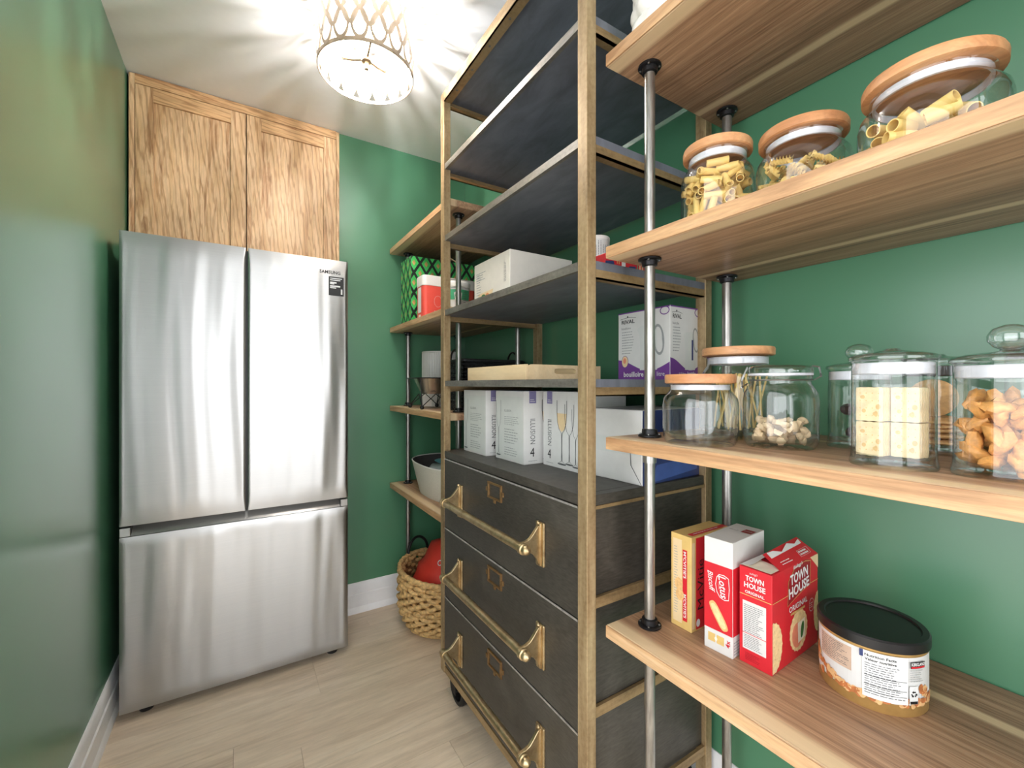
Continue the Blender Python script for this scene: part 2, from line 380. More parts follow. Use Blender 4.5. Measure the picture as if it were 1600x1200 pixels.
# ------------------------------------------------------------------ the room
XL, XR, YB, YF, ZC = -.42, 1.215, 2.505, -1.2, 2.637
fl = struct(BX(XL-1.6, XR, YF-1.6, 2.96, -.05, -.006).build('floor', M['joint']))
pl = {}
for i, L in enumerate((.55, .8, 1.1, 1.4)):
    pl[L] = BX(.0006, L-.0006, .0006, .1244, -.006, 0).mesh('plank'); pl[L].materials.append(M['plank'])
y = YF
row = 0
while y < 2.95:
    x = XL-random.choice((.1, .3, .5, .7)) if y > .7 else XL-1.5-random.random()*.1
    while x < XR:
        L = random.choice(list(pl)); L2 = L
        fits = [l for l in pl if x+l <= XR+.001]
        if x+L > XR: L2 = max(fits) if fits else None
        if L2 is None: break
        obj('plank', pl[L2], None, fl, loc=(x, y, 0)); x += L2
    if XR-x > .02:
        me = BX(.0006, XR-x-.0006, .0006, .1244, -.006, 0).mesh('plank'); me.materials.append(M['plank']); obj('plank', me, None, fl, loc=(x, y, 0))
    y += .125; row += 1
struct(BX(XL-.1, XR+.1, YF-.1, 2.96, ZC, ZC+.1).build('ceiling', M['white_paint']))
w = MB().box(XL-.1, XL, .72, 2.96, 0, ZC).box(XL-.1, XL, -1.0, .72, 2.42, ZC).box(XL-.1, XL, YF-.1, -1.0, 0, ZC)  # unseen side opening, enlarged to let more world light onto the shelves
struct(w.build('wall_left', M['green']))
w = MB().box(.458, XR, YB, YB+.1, 0, ZC).box(.458, .53, YB+.1, 2.96, 0, ZC).box(XL, .458, 2.92, 2.96, 0, ZC)
struct(w.build('wall_back', M['green']))
struct(BX(XR, XR+.1, YF-.1, 2.96, 0, ZC).build('wall_right', M['green']))
w = MB().box(XL, -.30, YF-.1, YF, 0, ZC).box(1.0, XR, YF-.1, YF, 0, ZC).box(-.30, 1.0, YF-.1, YF, 2.42, ZC)  # end opening behind the camera, also widened for extra fill light
struct(w.build('wall_front', M['green']))
BP = [(0, 0), (.021, 0), (.021, .016), (.017, .028), (.014, .034), (.014, .100), (.010, .106), (.010, .150), (.006, .160), (.003, .165), (0, .165)]
def base(name, fn, t0, t1): struct(MB().prism(BP, fn, t0, t1).build(name, M['trim'], smooth=25))
base('baseboard_left', lambda a, b, t: (XL+a, t, b), .80, 2.915)
base('baseboard_back', lambda a, b, t: (t, YB-a, b), .462, XR)
base('baseboard_right', lambda a, b, t: (XR-a, t, b), YF+.001, YB-.022)
t1 = MB().box(XL-.115, XL+.015, .72, .80, 0, 2.50).box(XL-.115, XL+.015, -1.08, -1.0, 0, 2.50).box(XL-.115, XL+.015, -1.0, .72, 2.42, 2.50)
struct(t1.build('trim_1', M['trim'], bevel=.004))
t2 = MB().box(-.38, -.30, YF, YF+.018, 0, 2.50).box(1.0, 1.08, YF, YF+.018, 0, 2.50).box(-.30, 1.0, YF, YF+.018, 2.42, 2.50)
struct(t2.build('trim_2', M['trim'], bevel=.004))

# ------------------------------------------------------------------ refrigerator
fr = thing('refrigerator', 'stainless steel french door refrigerator with freezer drawer below', 'refrigerator', (.024, 2.5, 0))
FY = 2.145
def panel(name, x0, x1, z0, z1, seed):
    """door slab whose sheet-metal front is very slightly wavy"""
    r = random.Random(seed); ph = [r.random()*6.28 for _ in range(8)]
    nx, nz = 120, 60; mb = MB(); g = []
    for j in range(nz+1):
        z = z0+(z1-z0)*j/nz
        for i in range(nx+1):
            x = x0+(x1-x0)*i/nx; e = min(1, min(i, nx-i)/4, min(j, nz-j)/4)
            d = .0012*math.sin(x*15+ph[0]+.8*math.sin(z*2.3+ph[1]))+.0007*math.sin(x*37+ph[2]+1.3*math.sin(z*3.3+ph[3]))+.00034*math.sin(x*71+ph[4]+1.6*math.sin(z*4+ph[5]))+.00012*math.sin(x*131+ph[7]+1.5*math.sin(z*5+ph[0]))+.0006*math.sin(z*3+ph[6])
            edge = .0 if e >= 1 else .004*(1-e)**2
            g.append((x, FY+edge+d*e, z))
    n = nx+1
    fs = [(j*n+i, j*n+i+1, (j+1)*n+i+1, (j+1)*n+i) for j in range(nz) for i in range(nx)]
    o = len(g); back = [(x, 2.21, z) for (x, y, z) in (g[0], g[nx], g[nz*n+nx], g[nz*n])]
    rim = [k for k in range(nx)]+[j*n+nx for j in range(nz)]+[nz*n+i for i in range(nx, 0, -1)]+[j*n for j in range(nz, 0, -1)]
    rb = [(g[k][0], 2.21, g[k][2]) for k in rim]; m = len(rim)
    mb.add(g+rb, fs+[(rim[k], o+k, o+(k+1) % m, rim[(k+1) % m]) for k in range(m)]+[tuple(o+k for k in range(m))])
    return mb.build(name, M['steel'], fr, smooth=30, world=True)
BX(-.378, .426, 2.215, 2.90, .04, 1.81).build('cabinet_body', M['fridge_side'], fr, world=True)
dl = panel('door', -.383, .0195, .735, 1.846, 1); dr = panel('door', .0285, .431, .735, 1.846, 2)
dz_ = panel('freezer_drawer', -.383, .431, .031, .693, 3)
BX(.0195, .0285, 2.175, 2.212, .735, 1.84).build('door_seal', M['black'], fr, world=True)
ch = MB().add([(-.350, 2.150, .695), (.398, 2.150, .695), (.398, 2.185, .733), (-.350, 2.185, .733), (-.350, 2.21, .695), (.398, 2.21, .695), (.398, 2.21, .733), (-.350, 2.21, .733)],
              [(0, 1, 2, 3), (0, 4, 5, 1), (1, 5, 6, 2), (2, 6, 7, 3), (3, 7, 4, 0), (4, 7, 6, 5)]).build('handle_channel', M['steel_dark'], fr, world=True)
for a, b in ((-.383, -.351), (.399, .431)): BX(a, b, 2.147, 2.21, .695, .728).build('channel_cap', M['steel'], fr, bevel=.002, world=True)
for a in (-.31, .37):
    f = MB().lathe([(.022, 0), (.024, .006), (.024, .012), (.012, .016), (.012, .04)], 20, (a, 2.20, 0)).build('levelling_foot', M['black'], fr, smooth=40, world=True)
for a in (-.30, .36): BX(a-.05, a+.05, 2.17, 2.30, 1.812, 1.838).build('hinge_cover', M['fridge_side'], fr, bevel=.004, world=True)
ffm = lambda a, b, o=0: (a, FY-o, b)
def wtext(fm, *a, **k):
    o = text(fm, *a, **k); o.location = -Vector(fr.location); return o
wtext(ffm, 'SAMSUNG', .352, 1.787, .090, .0155, M['ink'], fr, off=.0016, bold=.02, name='logo_lettering')
s = rect(ffm, .346, .412, 1.680, 1.768, M['black'], fr, 'energy_sticker', .0014); s.location = -fr.location
sl = MB()
for z, w_ in ((1.760, .052), (1.752, .045), (1.740, .028), (1.734, .018), (1.724, .044), (1.716, .026)):
    hh = .0035 if w_ in (.028, .044) else .002
    sl.add([ffm(.352, z-hh, .0018), ffm(.352+w_, z-hh, .0018), ffm(.352+w_, z+hh, .0018), ffm(.352, z+hh, .0018)], [(0, 1, 2, 3)])
sl.add([ffm(.399, 1.688, .0018), ffm(.406, 1.688, .0018), ffm(.406, 1.712, .0018), ffm(.399, 1.712, .0018)], [(0, 1, 2, 3)])
sl.build('fine_print', M['sticker_ink'], s)

# ------------------------------------------------------------------ oak wall cabinet above the refrigerator
oc = thing('wall_cabinet', 'light oak two-door cabinet built in above the refrigerator', 'cabinet', (.02, 2.6, 1.87))
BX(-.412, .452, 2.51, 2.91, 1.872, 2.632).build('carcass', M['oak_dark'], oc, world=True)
BX(-.412, -.392, 2.487, 2.512, 1.872, 2.632).build('stile', M['oak'], oc, bevel=.001, world=True)
BX(.440, .455, 2.487, 2.512, 1.872, 2.632).build('stile', M['oak'], oc, bevel=.001, world=True)
BX(-.392, .440, 2.487, 2.512, 2.592, 2.634).build('top_rail', M['oak_rail'], oc, bevel=.001, world=True)
def oak_door(x0, x1):
    z0, z1, sw = 1.875, 2.588, .062
    d = BX(x0+sw-.004, x1-sw+.004, 2.494, 2.500, z0+sw, z1-sw).build('door', M['oak'], oc, world=True)
    for a, b in ((x0, x0+sw), (x1-sw, x1)): BX(a, b, 2.484, 2.506, z0, z1).build('door_stile', M['oak'], d, bevel=.0012).location = (0, 0, 0)
    for a, b in ((z0, z0+sw), (z1-sw, z1)): BX(x0+sw, x1-sw, 2.484, 2.506, a, b).build('door_rail', M['oak_rail'], d, bevel=.0012)
oak_door(-.390, .0235); oak_door(.0275, .438)

# ------------------------------------------------------------------ crystal ceiling light
LX, LY, LR, LB, LT = .393, 1.63, .166, 2.402, 2.620
lt = thing('ceiling_light', 'drum-shaped flush ceiling light of clear crystals in champagne metal rings', 'ceiling light', (LX, LY, LB))
MB().lathe([(.07, .235), (.07, .224), (.062, .218), (.0, .218)][::-1], 32).build('canopy', M['champagne'], lt, smooth=40)
def hoop(z0, z1, r): return MB().open_lathe([(r+.0015, z0), (r+.0015, z1), (r-.0015, z1), (r-.0015, z0), (r+.0015, z0)], 64)
hoop(0, .012, LR).build('hoop', M['champagne'], lt, smooth=40, loc=(0, 0, 0)); hoop(.206, .218, LR).build('hoop', M['champagne'], lt, smooth=40)
NO, OW, OH = 17, .0295, .050
def eye(s_, n=20):
    o = []
    for k in range(n):
        t = 2*PI*k/n; x = math.cos(t)*OW*s_; z = math.sin(t)*OH*s_*(1+.12*abs(math.sin(t))**3)
        o.append((x, z))
    return o
mb = MB(); A, B = eye(1.0), eye(.72); n = len(A)
bend = lambda a, b, t: ((LR+t)*math.sin(a/LR), -(LR+t)*math.cos(a/LR), b)
for k in range(n):
    k2 = (k+1) % n
    mb.add([bend(*A[k], -.0015), bend(*A[k2], -.0015), bend(*B[k2], -.0015), bend(*B[k], -.0015), bend(*A[k], .0022), bend(*A[k2], .0022), bend(*B[k2], .0022), bend(*B[k], .0022)],
           [(0, 1, 2, 3), (4, 7, 6, 5), (0, 4, 5, 1), (2, 6, 7, 3)])
ring_me = mb.mesh('crystal_setting'); ring_me.materials.append(M['champagne'])
C1, C2 = eye(.70), eye(.40)
mb = MB(); vs = [bend(*p, 0) for p in C1]+[bend(*p, .006) for p in C2]+[bend(*p, -.006) for p in C2]
fs = [(k, (k+1) % n, n+(k+1) % n, n+k) for k in range(n)]+[(k, 2*n+k, 2*n+(k+1) % n, (k+1) % n) for k in range(n)]+[tuple(range(n, 2*n)), tuple(range(3*n-1, 2*n-1, -1))]
cr_me = mb.add(vs, fs).mesh('crystal'); cr_me.materials.append(M['crystal'])
for rw in range(3):
    for k in range(NO):
        a = 2*PI*(k+.5*(rw % 2))/NO
        st = obj('crystal_setting', ring_me, None, lt, loc=(0, 0, .058+.051*rw)); st.rotation_euler = (0, 0, a)
        obj('crystal', cr_me, None, st)
MB().lathe([(.0, .02), (.007, .022), (.007, .048), (.018, .05), (.020, .058), (.014, .066), (.006, .07), (.006, .218)], 20).build('stem', M['champagne'], lt, smooth=40)
for k in range(3):
    a = 2*PI*k/3+.45; dx, dy = math.cos(a), math.sin(a)
    MB().tube([(0, 0, .06), (.05*dx, .05*dy, .060), (.085*dx, .085*dy, .066)], .0055, 8).build('arm', M['champagne'], lt, smooth=50)
    c = MB().lathe([(.010, 0), (.010, .016), (.007, .018)], 14, (.085*dx, .085*dy, .066)).build('candle_sleeve', M['ceramic'], lt, smooth=40)
    MB().lathe([(.004, 0), (.010, .010), (.0115, .018), (.008, .034), (.002, .048)], 14, (.085*dx, .085*dy, .084)).build('bulb', M['bulb'], lt, smooth=60)

# ------------------------------------------------------------------ pipe shelf units
def pipe_unit(label, y0, y1, pys, name='pipe_shelf'):
    u = thing(name, label, 'shelf unit', (1.0, (y0+y1)/2, 0), 0, 'wooden pipe shelf units')
    for z0, z1 in ((2.02, 2.05), (1.566, 1.595), (1.115, 1.145), (.670, .700)):
        b = BX(.736, 1.212, y0, y1, z0, z1).build('board', M['walnut'], u, bevel=.003, world=True)
        BX(.733, .7365, y0+.001, y1-.001, z0+.001, z1-.001).build('front_edge', M['walnut_edge'], b, bevel=.001)
    for px in (.818, 1.130):
        for py in pys:
            for z0, z1, ft, fb in ((1.595, 2.02, 1, 0), (1.145, 1.566, 1, 1), (.70, 1.115, 0, 1), (.0, .67, 0, 1)):
                p = MB().lathe([(.0122, z0), (.0122, z1)], 18, (px, py, 0)).build('pipe', M['pipe'], u, smooth=40, world=True)
                if not ft: MB().lathe([(.0155, z1-.030), (.0155, z1)], 18, (px, py, 0)).build('collar', M['pipe'], p, smooth=40)
                for on, zz, sg in ((ft, z1, -1), (fb, z0, 1)):
                    if not on: continue
                    fl_ = MB().lathe([(.0245, 0), (.0265, sg*.002), (.0265, sg*.005), (.0245, sg*.0065), (.0185, sg*.0075), (.0175, sg*.018), (.0125, sg*.02)], 24, (px, py, zz)).build('flange', M['flange'], p, smooth=35)
                    mb = MB()
                    for k in range(4):
                        a = k*PI/2+.6; mb.lathe([(.0026, 0), (.0026, sg*.0086), (.0012, sg*.0095)], 8, (px+.0215*math.cos(a), py+.0215*math.sin(a), zz))
                    stuffpart(mb.build('screw_heads', M['screw'], p, smooth=40))
    return u
pipe_unit('pipe-framed wooden shelves holding glass jars and biscuit boxes', -.34, .752, (.693, -.27))
pipe_unit('pipe-framed wooden shelves in the corner holding bins and canisters', 1.676, 2.500, (1.750, 2.430))

# ------------------------------------------------------------------ industrial cart with drawers and shelves
EX0, EX1, EY0, EY1, PW = .697, 1.188, .776, 1.662, .034
ca = thing('industrial_cart', 'tall industrial storage cart of blackened steel with brass posts and three drawers', 'cart', ((EX0+EX1)/2, (EY0+EY1)/2, 0))
for px in (EX0, EX1-PW*.85):
    for py in (EY0, EY1-PW):
        w_ = PW*.85
        p = BX(px, px+w_, py, py+PW, .104, 2.452).build('post', M['brass_post'], ca, bevel=.0015, world=True)
for z, t_, nm in ((2.430, .016, 'top_panel'), (2.140, .020, 'shelf'), (1.850, .020, 'shelf'), (1.548, .020, 'shelf'), (1.262, .020, 'shelf')):
    x0, y0, y1 = EX0+.004, EY0+PW, EY1-PW
    sh = MB().box(x0+.012, EX1-.004, y0-.030, y1+.030, z, z+t_).build(nm, M['shelf_black'], ca, world=True)
    if nm == 'shelf': BX(x0, x0+.012, y0, y1, z-.001, z+t_+.001).build('front_edge', M['edge_steel'], sh)
    else:
        BX(EX0, EX0+.004, y0, y1, 2.412, 2.452).build('angle_rail', M['brass_rail'], sh); BX(EX0, EX0+.032, y0, y1, 2.412, 2.416).build('angle_rail', M['brass_rail'], sh)
        mb = MB()
        for k in range(6): mb.lathe([(.004, 0), (.004, -.002), (.002, -.003)], 10, (EX0+.017, y0+.08+k*.13, 2.412))
        stuffpart(mb.build('rivet_heads', M['edge_steel'], sh, smooth=40))
    for yy in (EY0+.004, EY1-.012):
        zz = z-.022 if nm == 'shelf' else 2.405
        BX(EX0+PW*.85, EX1-PW*.85, yy, yy+.008, zz, z).build('side_rail', M['brass_rail'], sh)
        BX(EX0+PW*.85, EX1-PW*.85, min(yy, EY1-.03), min(yy, EY1-.03)+.026 if yy > 1 else yy+.026, zz, zz+.003).build('side_rail', M['brass_rail'], sh)
tp = MB().box(EX0+.002, EX1-.004, EY0+PW, EY1-PW, .974, 1.0).box(EX0+PW*.85, EX1-PW*.85, EY0+.006, EY0+PW, .974, 1.0).box(EX0+PW*.85, EX1-PW*.85, EY1-PW, EY1-.006, .974, 1.0)
tp.build('worktop', M['patina'], ca, bevel=.0015, world=True)
BX(EX0+PW*.85, EX1-PW*.85, EY0+.004, EY0+.010, .966, .974).build('side_rail', M['brass_rail'], ca, world=True)
BX(EX0+.03, EX1-.006, EY0+PW, EY1-PW, .133, .972).build('cabinet_carcass', M['patina'], ca, world=True)
for a, b in ((.205, .462), (.487, .725), (.752, .964)):
    BX(EX0+PW*.85, EX1-PW*.85, EY0+.014, EY0+.030, a, b).build('side_panel', M['patina'], ca, world=True)
    BX(EX0+PW*.85, EX1-PW*.85, EY1-.030, EY1-.014, a, b).build('side_panel', M['patina'], ca, world=True)
for a in (.178, .462, .727):
    BX(EX0+PW*.85, EX1-PW*.85, EY0+.003, EY0+.012, a, a+.026).build('side_rail', M['brass_rail'], ca, world=True)
    BX(EX0+PW*.85, EX1-PW*.85, EY1-.012, EY1-.003, a, a+.026).build('side_rail', M['brass_rail'], ca, world=True)
BX(EX0+.004, EX0+.03, EY0+PW, EY1-PW, .104, .130).build('bottom_rail', M['brass_rail'], ca, world=True)
brk = [(0, -.052), (.006, -.052), (.010, -.040), (.022, -.024), (.036, -.016), (.050, -.016), (.062, -.016), (.070, -.010), (.073, 0), (.070, .010), (.062, .015), (.046, .017), (.034, .022), (.022, .034), (.012, .046), (.006, .052), (0, .052)]
for zt in (.970, .692, .414):
    z0 = zt-.274; zc = (z0+zt)/2
    d = BX(EX0+.002, EX0+.030, EY0+PW+.001, EY1-PW-.001, z0, zt).build('drawer', M['patina'], ca, bevel=.002, world=True)
    BX(EX0+.0012, EX0+.0032, EY0+PW+.002, EY1-PW-.002, zt-.0042, zt+.0006).build('worn_edge', M['worn'], d)
    for yb in (.963, 1.474):
        MB().box(EX0-.005, EX0+.003, yb-.019, yb+.019, zc-.060, zc+.060).build('handle_plate', M['handle_brass'], d, bevel=.003)
        MB().box(EX0-.009, EX0-.004, yb-.009, yb+.009, zc-.058, zc+.058).prism(brk, lambda a, b, t: (EX0-.004-a, yb+t, zc+b), -.005, .005).lathe([(.005, 0), (.006, .005), (.0, .010)], 10, (EX0-.008, yb, zc+.055)).build('handle_bracket', M['handle_brass'], d, smooth=35, bevel=.0012)
    MB().tube([(EX0-.062, .963, zc), (EX0-.062, 1.474, zc)], .0122, 18).build('handle_bar', M['handle_brass'], d, smooth=40)
    kb = MB()
    for yb, sg in ((.963, -1), (1.474, 1)):
        mb = [(.0, .0), (.0155, .0), (.0155, .006), (.0125, .008), (.0135, .013), (.0115, .021), (.006, .026), (.0, .0275)]
        vs = []
        nn = 20
        for r_, h_ in mb:
            for k in range(nn): vs.append((EX0-.062+r_*math.cos(2*PI*k/nn), yb+sg*(.005+h_), zc+r_*math.sin(2*PI*k/nn)))
        MB().add(vs, [(i*nn+k, i*nn+(k+1) % nn, (i+1)*nn+(k+1) % nn, (i+1)*nn+k) for i in range(len(mb)-1) for k in range(nn)]).build('handle_knob', M['handle_brass'], d, smooth=40)
    zl, yl = zt-.048, 1.217
    fm_ = MB().box(EX0-.003, EX0+.003, yl-.045, yl+.045, zl+.020, zl+.027).box(EX0-.003, EX0+.003, yl-.045, yl+.045, zl-.027, zl-.020).box(EX0-.003, EX0+.003, yl-.045, yl-.036, zl-.02, zl+.02).box(EX0-.003, EX0+.003, yl+.036, yl+.045, zl-.02, zl+.02)
    for yy, zz in ((yl-.050, zl), (yl+.050, zl), (yl, zl-.031)): fm_.box(EX0-.0025, EX0+.002, yy-.006, yy+.006, zz-.007, zz+.007)
    fm_.build('label_holder', M['bronze'], d, bevel=.001)
for wx in (EX0+.045, EX1-.045):
    for wy in (EY0+.09, EY1-.09):
        mb = MB(); nn = 28
        prof = [(.045, -.010), (.045, -.018), (.052, -.019), (.062, -.016), (.064, -.010), (.064, .010), (.062, .016), (.052, .019), (.045, .018), (.045, .010)]
        vs = [(wx+t_, wy+r_*math.cos(2*PI*k/nn), .064+r_*math.sin(2*PI*k/nn)) for r_, t_ in prof for k in range(nn)]
        m_ = len(prof); mb.add(vs, [(i*nn+k, i*nn+(k+1) % nn, ((i+1) % m_)*nn+(k+1) % nn, ((i+1) % m_)*nn+k) for i in range(m_) for k in range(nn)])
        wh = mb.build('wheel', M['iron'], ca, smooth=40, world=True)
        sp = MB().tube([(wx-.026, wy, .064), (wx+.026, wy, .064)], .012, 14)
        for k in range(5):
            a = 2*PI*k/5+.3; sp.tube([(wx, wy, .064), (wx, wy+.047*math.cos(a), .064+.047*math.sin(a))], .006, 8)
        sp.build('spokes', M['iron'], wh, smooth=40)
        BX(wx-.030, wx-.026, wy-.02, wy+.02, .05, .135).box(wx+.026, wx+.030, wy-.02, wy+.02, .05, .135).build('wheel_fork', M['iron'], wh)

# ------------------------------------------------------------------ jars
JARS = []
def wood_jar(label, x, y, z, r, h):
    t = thing('glass_jar', label, 'jar', (x, y, z), 0, 'wooden-lidded glass jars'); k = h-.020
    MB().open_lathe([(.0, .004), (r*.80, .003), (r*.90, 0), (r*.96, .008), (r, .03), (r, k*.66), (r*.97, k*.76), (r*.86, k*.85), (r*.80, k*.89), (r*.79, k*.97), (r*.82, k)], 44).build('glass_body', M['glass'], t, smooth=60)
    MB().open_lathe([(.0, .012), (r*.84, .012), (r*.94, .022)], 36).build('glass_base', M['glass_thick'], t, smooth=60)
    MB().open_lathe([(r*.74, k*.90), (r*.775, k*.905), (r*.775, k*.985), (r*.74, k*.99)], 36).build('gasket', M['gasket'], t, smooth=40)
    MB().lathe([(r*.90, k+.001), (r*.935, k+.003), (r*.94, h-.004), (r*.92, h)], 44).build('wooden_lid', M['lid'], t, smooth=35)
    return t
def glass_jar(label, x, y, z, r, h, knob, group='glass canisters with glass lids', tilt=0, gk='gasket'):
    t = thing('glass_canister', label, 'jar', (x, y, z), 0, group); k = h-.012
    MB().open_lathe([(.0, .005), (r*.9, .004), (r*1.04, 0), (r*1.06, .004), (r*1.02, .014), (r, .024), (r, k-.004), (r*1.02, k)], 44).build('glass_body', M['glass'], t, smooth=60)
    MB().open_lathe([(.0, .014), (r*.90, .014), (r*.97, .020)], 36).build('glass_base', M['glass_thick'], t, smooth=60)
    MB().open_lathe([(r*.94, k-.020), (r*.965, k-.019), (r*.965, k-.004), (r*.94, k-.003)], 36).build('gasket', M['gasket' if gk == 'gasket' else 'black'], t, smooth=40)
    ld = MB().lathe([(.0, k+.001), (r*1.06, k+.001), (r*1.085, k+.004), (r*1.06, k+.008), (r*.8, k+.012), (.012, k+.016), (.009, k+.019)]+([(.012, k+.022)] if knob else []), 40).build('glass_lid', M['glass_thick'], t, smooth=60)
    if knob: MB().lathe([(.009, k+.018), (.016, k+.022), (.022, k+.030), (.0225, k+.037), (.018, k+.046), (.008, k+.051), (.0, k+.052)], 28).build('lid_knob', M['glass_thick'], ld, smooth=60)
    return t
def scatter(name, label, cat, group, me, x, y, z, r, h, n, size, flat=False, seed=1):
    """individual pieces heaped inside a jar, in rough layers"""
    rn = random.Random(seed); out = []; layers = max(1, int(h/(size*.62))); per = max(1, n//layers)
    for L in range(layers):
        for k in range(per):
            a = 2*PI*(k/per)+L*.7+rn.random()*.4; rad = r*(1.0 if k % 3 else .45)*(.86+.14*rn.random())
            zz = z+size*.30+L*size*.62*(.9+.2*rn.random())
            o = obj(name, me, None, loc=(x+rad*math.cos(a), y+rad*math.sin(a), zz))
            o.rotation_euler = (rn.random()*.5, rn.random()*.5, rn.random()*6.3) if flat else (rn.random()*3.1, rn.random()*3.1, rn.random()*6.3)
            tag(o, label, cat, group); out.append(o)
    return out
def mshape(mb, m, smooth=40, name='piece'):
    me = mb.mesh(name, smooth); me.materials.append(m); return me
rig = mshape(MB().open_lathe([(.0062, -.021), (.0075, -.021), (.0075, .021), (.0062, .021), (.0058, -.021)], 14), M['pasta'], 40, 'rigatoni')
big = mshape(MB().open_lathe([(.0080, -.019), (.0095, -.019), (.0095, .019), (.0080, .019), (.0076, -.019)], 16), M['pasta'], 40, 'rigatoni')
mb = MB(); nn = 26; vs = []
for i in range(nn):
    a = i*.55; zz = -.020+.040*i/(nn-1)
    for k in range(3):
        b = a+k*2*PI/3
        for rr, db in ((.0078, 0), (.0025, PI/3)): vs.append((rr*math.cos(b+db), rr*math.sin(b+db), zz))
mb.add(vs, [(i*6+k, i*6+(k+1) % 6, (i+1)*6+(k+1) % 6, (i+1)*6+k) for i in range(nn-1) for k in range(6)])
fus = mshape(mb, M['pasta'], 60, 'fusilli')
Z2, Z3, Z4 = 1.595, 1.145, .700
wood_jar('glass jar with wooden lid filled to the shoulder with rigatoni', .884, .565, Z2, .074, .188)
scatter('rigatoni', 'dry rigatoni tube inside the full wooden-lidded jar', 'pasta', 'rigatoni in the full jar', rig, .884, .565, Z2+.014, .052, .125, 130, .020, seed=3)
wood_jar('squat glass jar with wooden lid holding a little fusilli', .935, .418, Z2, .080, .168)
scatter('fusilli', 'dry fusilli spiral in the squat wooden-lidded jar', 'pasta', 'fusilli in the squat jar', fus, .925, .418, Z2+.014, .056, .088, 70, .020, seed=4)
wood_jar('wide glass jar with wooden lid holding a few large pasta tubes', .921, .229, Z2, .090, .160)
scatter('pasta_tube', 'large dry pasta tube in the widest wooden-lidded jar', 'pasta', 'large pasta tubes in the wide jar', big, .905, .235, Z2+.014, .060, .078, 44, .024, seed=5)
wood_jar('empty-looking glass jar with wooden lid beside the widest pasta jar', .945, .042, Z2, .085, .16)
wood_jar('nearly empty low glass jar with wooden lid beside the pipe', .824, .566, Z3, .0745, .145)
wood_jar('tall glass jar with wooden lid holding dry noodles behind the low jar', 1.002, .588, Z3, .083, .210)
nd = mshape(MB().tube([(0, 0, -.065), (.002, .001, 0), (0, 0, .065)], .0022, 6), M['pasta'], 40, 'noodle')
rn = random.Random(9)
for k in range(34):
    a = rn.random()*6.28; rr = .055*math.sqrt(rn.random())
    o = obj('dry_noodle', nd, None, loc=(1.002+rr*math.cos(a), .588+rr*math.sin(a), Z3+.085)); o.rotation_euler = ((rn.random()-.5)*.5, (rn.random()-.5)*.5, rn.random()*6)
    tag(o, 'dry yellow noodle standing in the tall wooden-lidded jar', 'pasta', 'dry noodles in the tall jar')
# clip-top jar
cj = thing('clip_top_jar', 'clip-top glass jar with wire bail holding broken croutons', 'jar', (.915, .450, Z3)); r = .066
MB().open_lathe([(.0, .004), (r*.75, .002), (r*.88, 0), (r*.97, .010), (r, .024), (r, .092), (r*.97, .108), (r*.86, .120), (r*.80, .126), (r*.80, .134), (r*.84, .138), (r*.84, .144)], 44).build('glass_body', M['glass'], cj, smooth=60)
MB().open_lathe([(.0, .012), (r*.84, .012), (r*.95, .022)], 36).build('glass_base', M['glass_thick'], cj, smooth=60)
MB().lathe([(r*.80, .1445), (r*.86, .146), (r*.86, .154), (r*.80, .160), (r*.6, .162), (.0, .1615)], 40).build('glass_lid', M['glass_thick'], cj, smooth=60)
MB().open_lathe([(r*.81, .1415), (r*.85, .142), (r*.85, .146), (r*.81, .1465)], 36).build('gasket', M['gasket'], cj, smooth=40)
wr = MB().tube([(r*.83*math.cos(a), r*.83*math.sin(a), .133) for a in [2*PI*k/40 for k in range(40)]], .0013, 6, True)
dirx, diry = .44, -.90
px, py = -diry, dirx
for q in (-.012, .012):
    wr.tube([(dirx*r*.86+px*q, diry*r*.86+py*q, .133), (dirx*r*1.02+px*q, diry*r*1.02+py*q, .140), (dirx*r*.98+px*q, diry*r*.98+py*q, .158), (dirx*r*.80+px*q, diry*r*.80+py*q, .160)], .0014, 6)
    wr.tube([(-dirx*r*.86+px*q, -diry*r*.86+py*q, .126), (-dirx*r*1.0+px*q, -diry*r*1.0+py*q, .118), (-dirx*r*1.02+px*q, -diry*r*1.02+py*q, .134), (-dirx*r*.86+px*q, -diry*r*.86+py*q, .160)], .0014, 6)
wr.tube([(dirx*r*1.02+px*-.012, diry*r*1.02+py*-.012, .140), (dirx*r*1.02+px*.012, diry*r*1.02+py*.012, .140)], .0014, 6)
wr.tube([(-dirx*r*1.02+px*-.012, -diry*r*1.02+py*-.012, .118), (-dirx*r*1.02+px*.012, -diry*r*1.02+py*.012, .118)], .0014, 6)
wr.build('wire_bail', M['screw'], cj, smooth=50)
def lump(seed, sx, sy, sz, m, name, n=9, jag=.35):
    r_ = random.Random(seed); prof = []
    mb = MB(); rings = 6
    vs = []
    for i in range(rings+1):
        th = PI*i/rings
        for k in range(n):
            j = 1+(r_.random()-.5)*2*jag if 0 < i < rings else 1
            vs.append((sx*j*math.sin(th)*math.cos(2*PI*k/n), sy*j*math.sin(th)*math.sin(2*PI*k/n), sz*math.cos(th)*(1+(r_.random()-.5)*jag*.5 if 0 < i < rings else 1)))
    return mshape(mb.add(vs, [(i*n+k, i*n+(k+1) % n, (i+1)*n+(k+1) % n, (i+1)*n+k) for i in range(rings) for k in range(n)]), m, 50, name)
cr1 = lump(1, .011, .008, .006, M['crouton'], 'crouton', 7, .2)
mbx = MB().box(-.008, .008, -.007, .007, -.0045, .0045); cr2 = mshape(mbx, M['crouton'], 20, 'crouton')
scatter('crouton', 'pale broken crouton inside the clip-top jar', 'crouton', 'croutons in the clip-top jar', cr1, .915, .450, Z3+.012, .046, .045, 36, .014, seed=6)
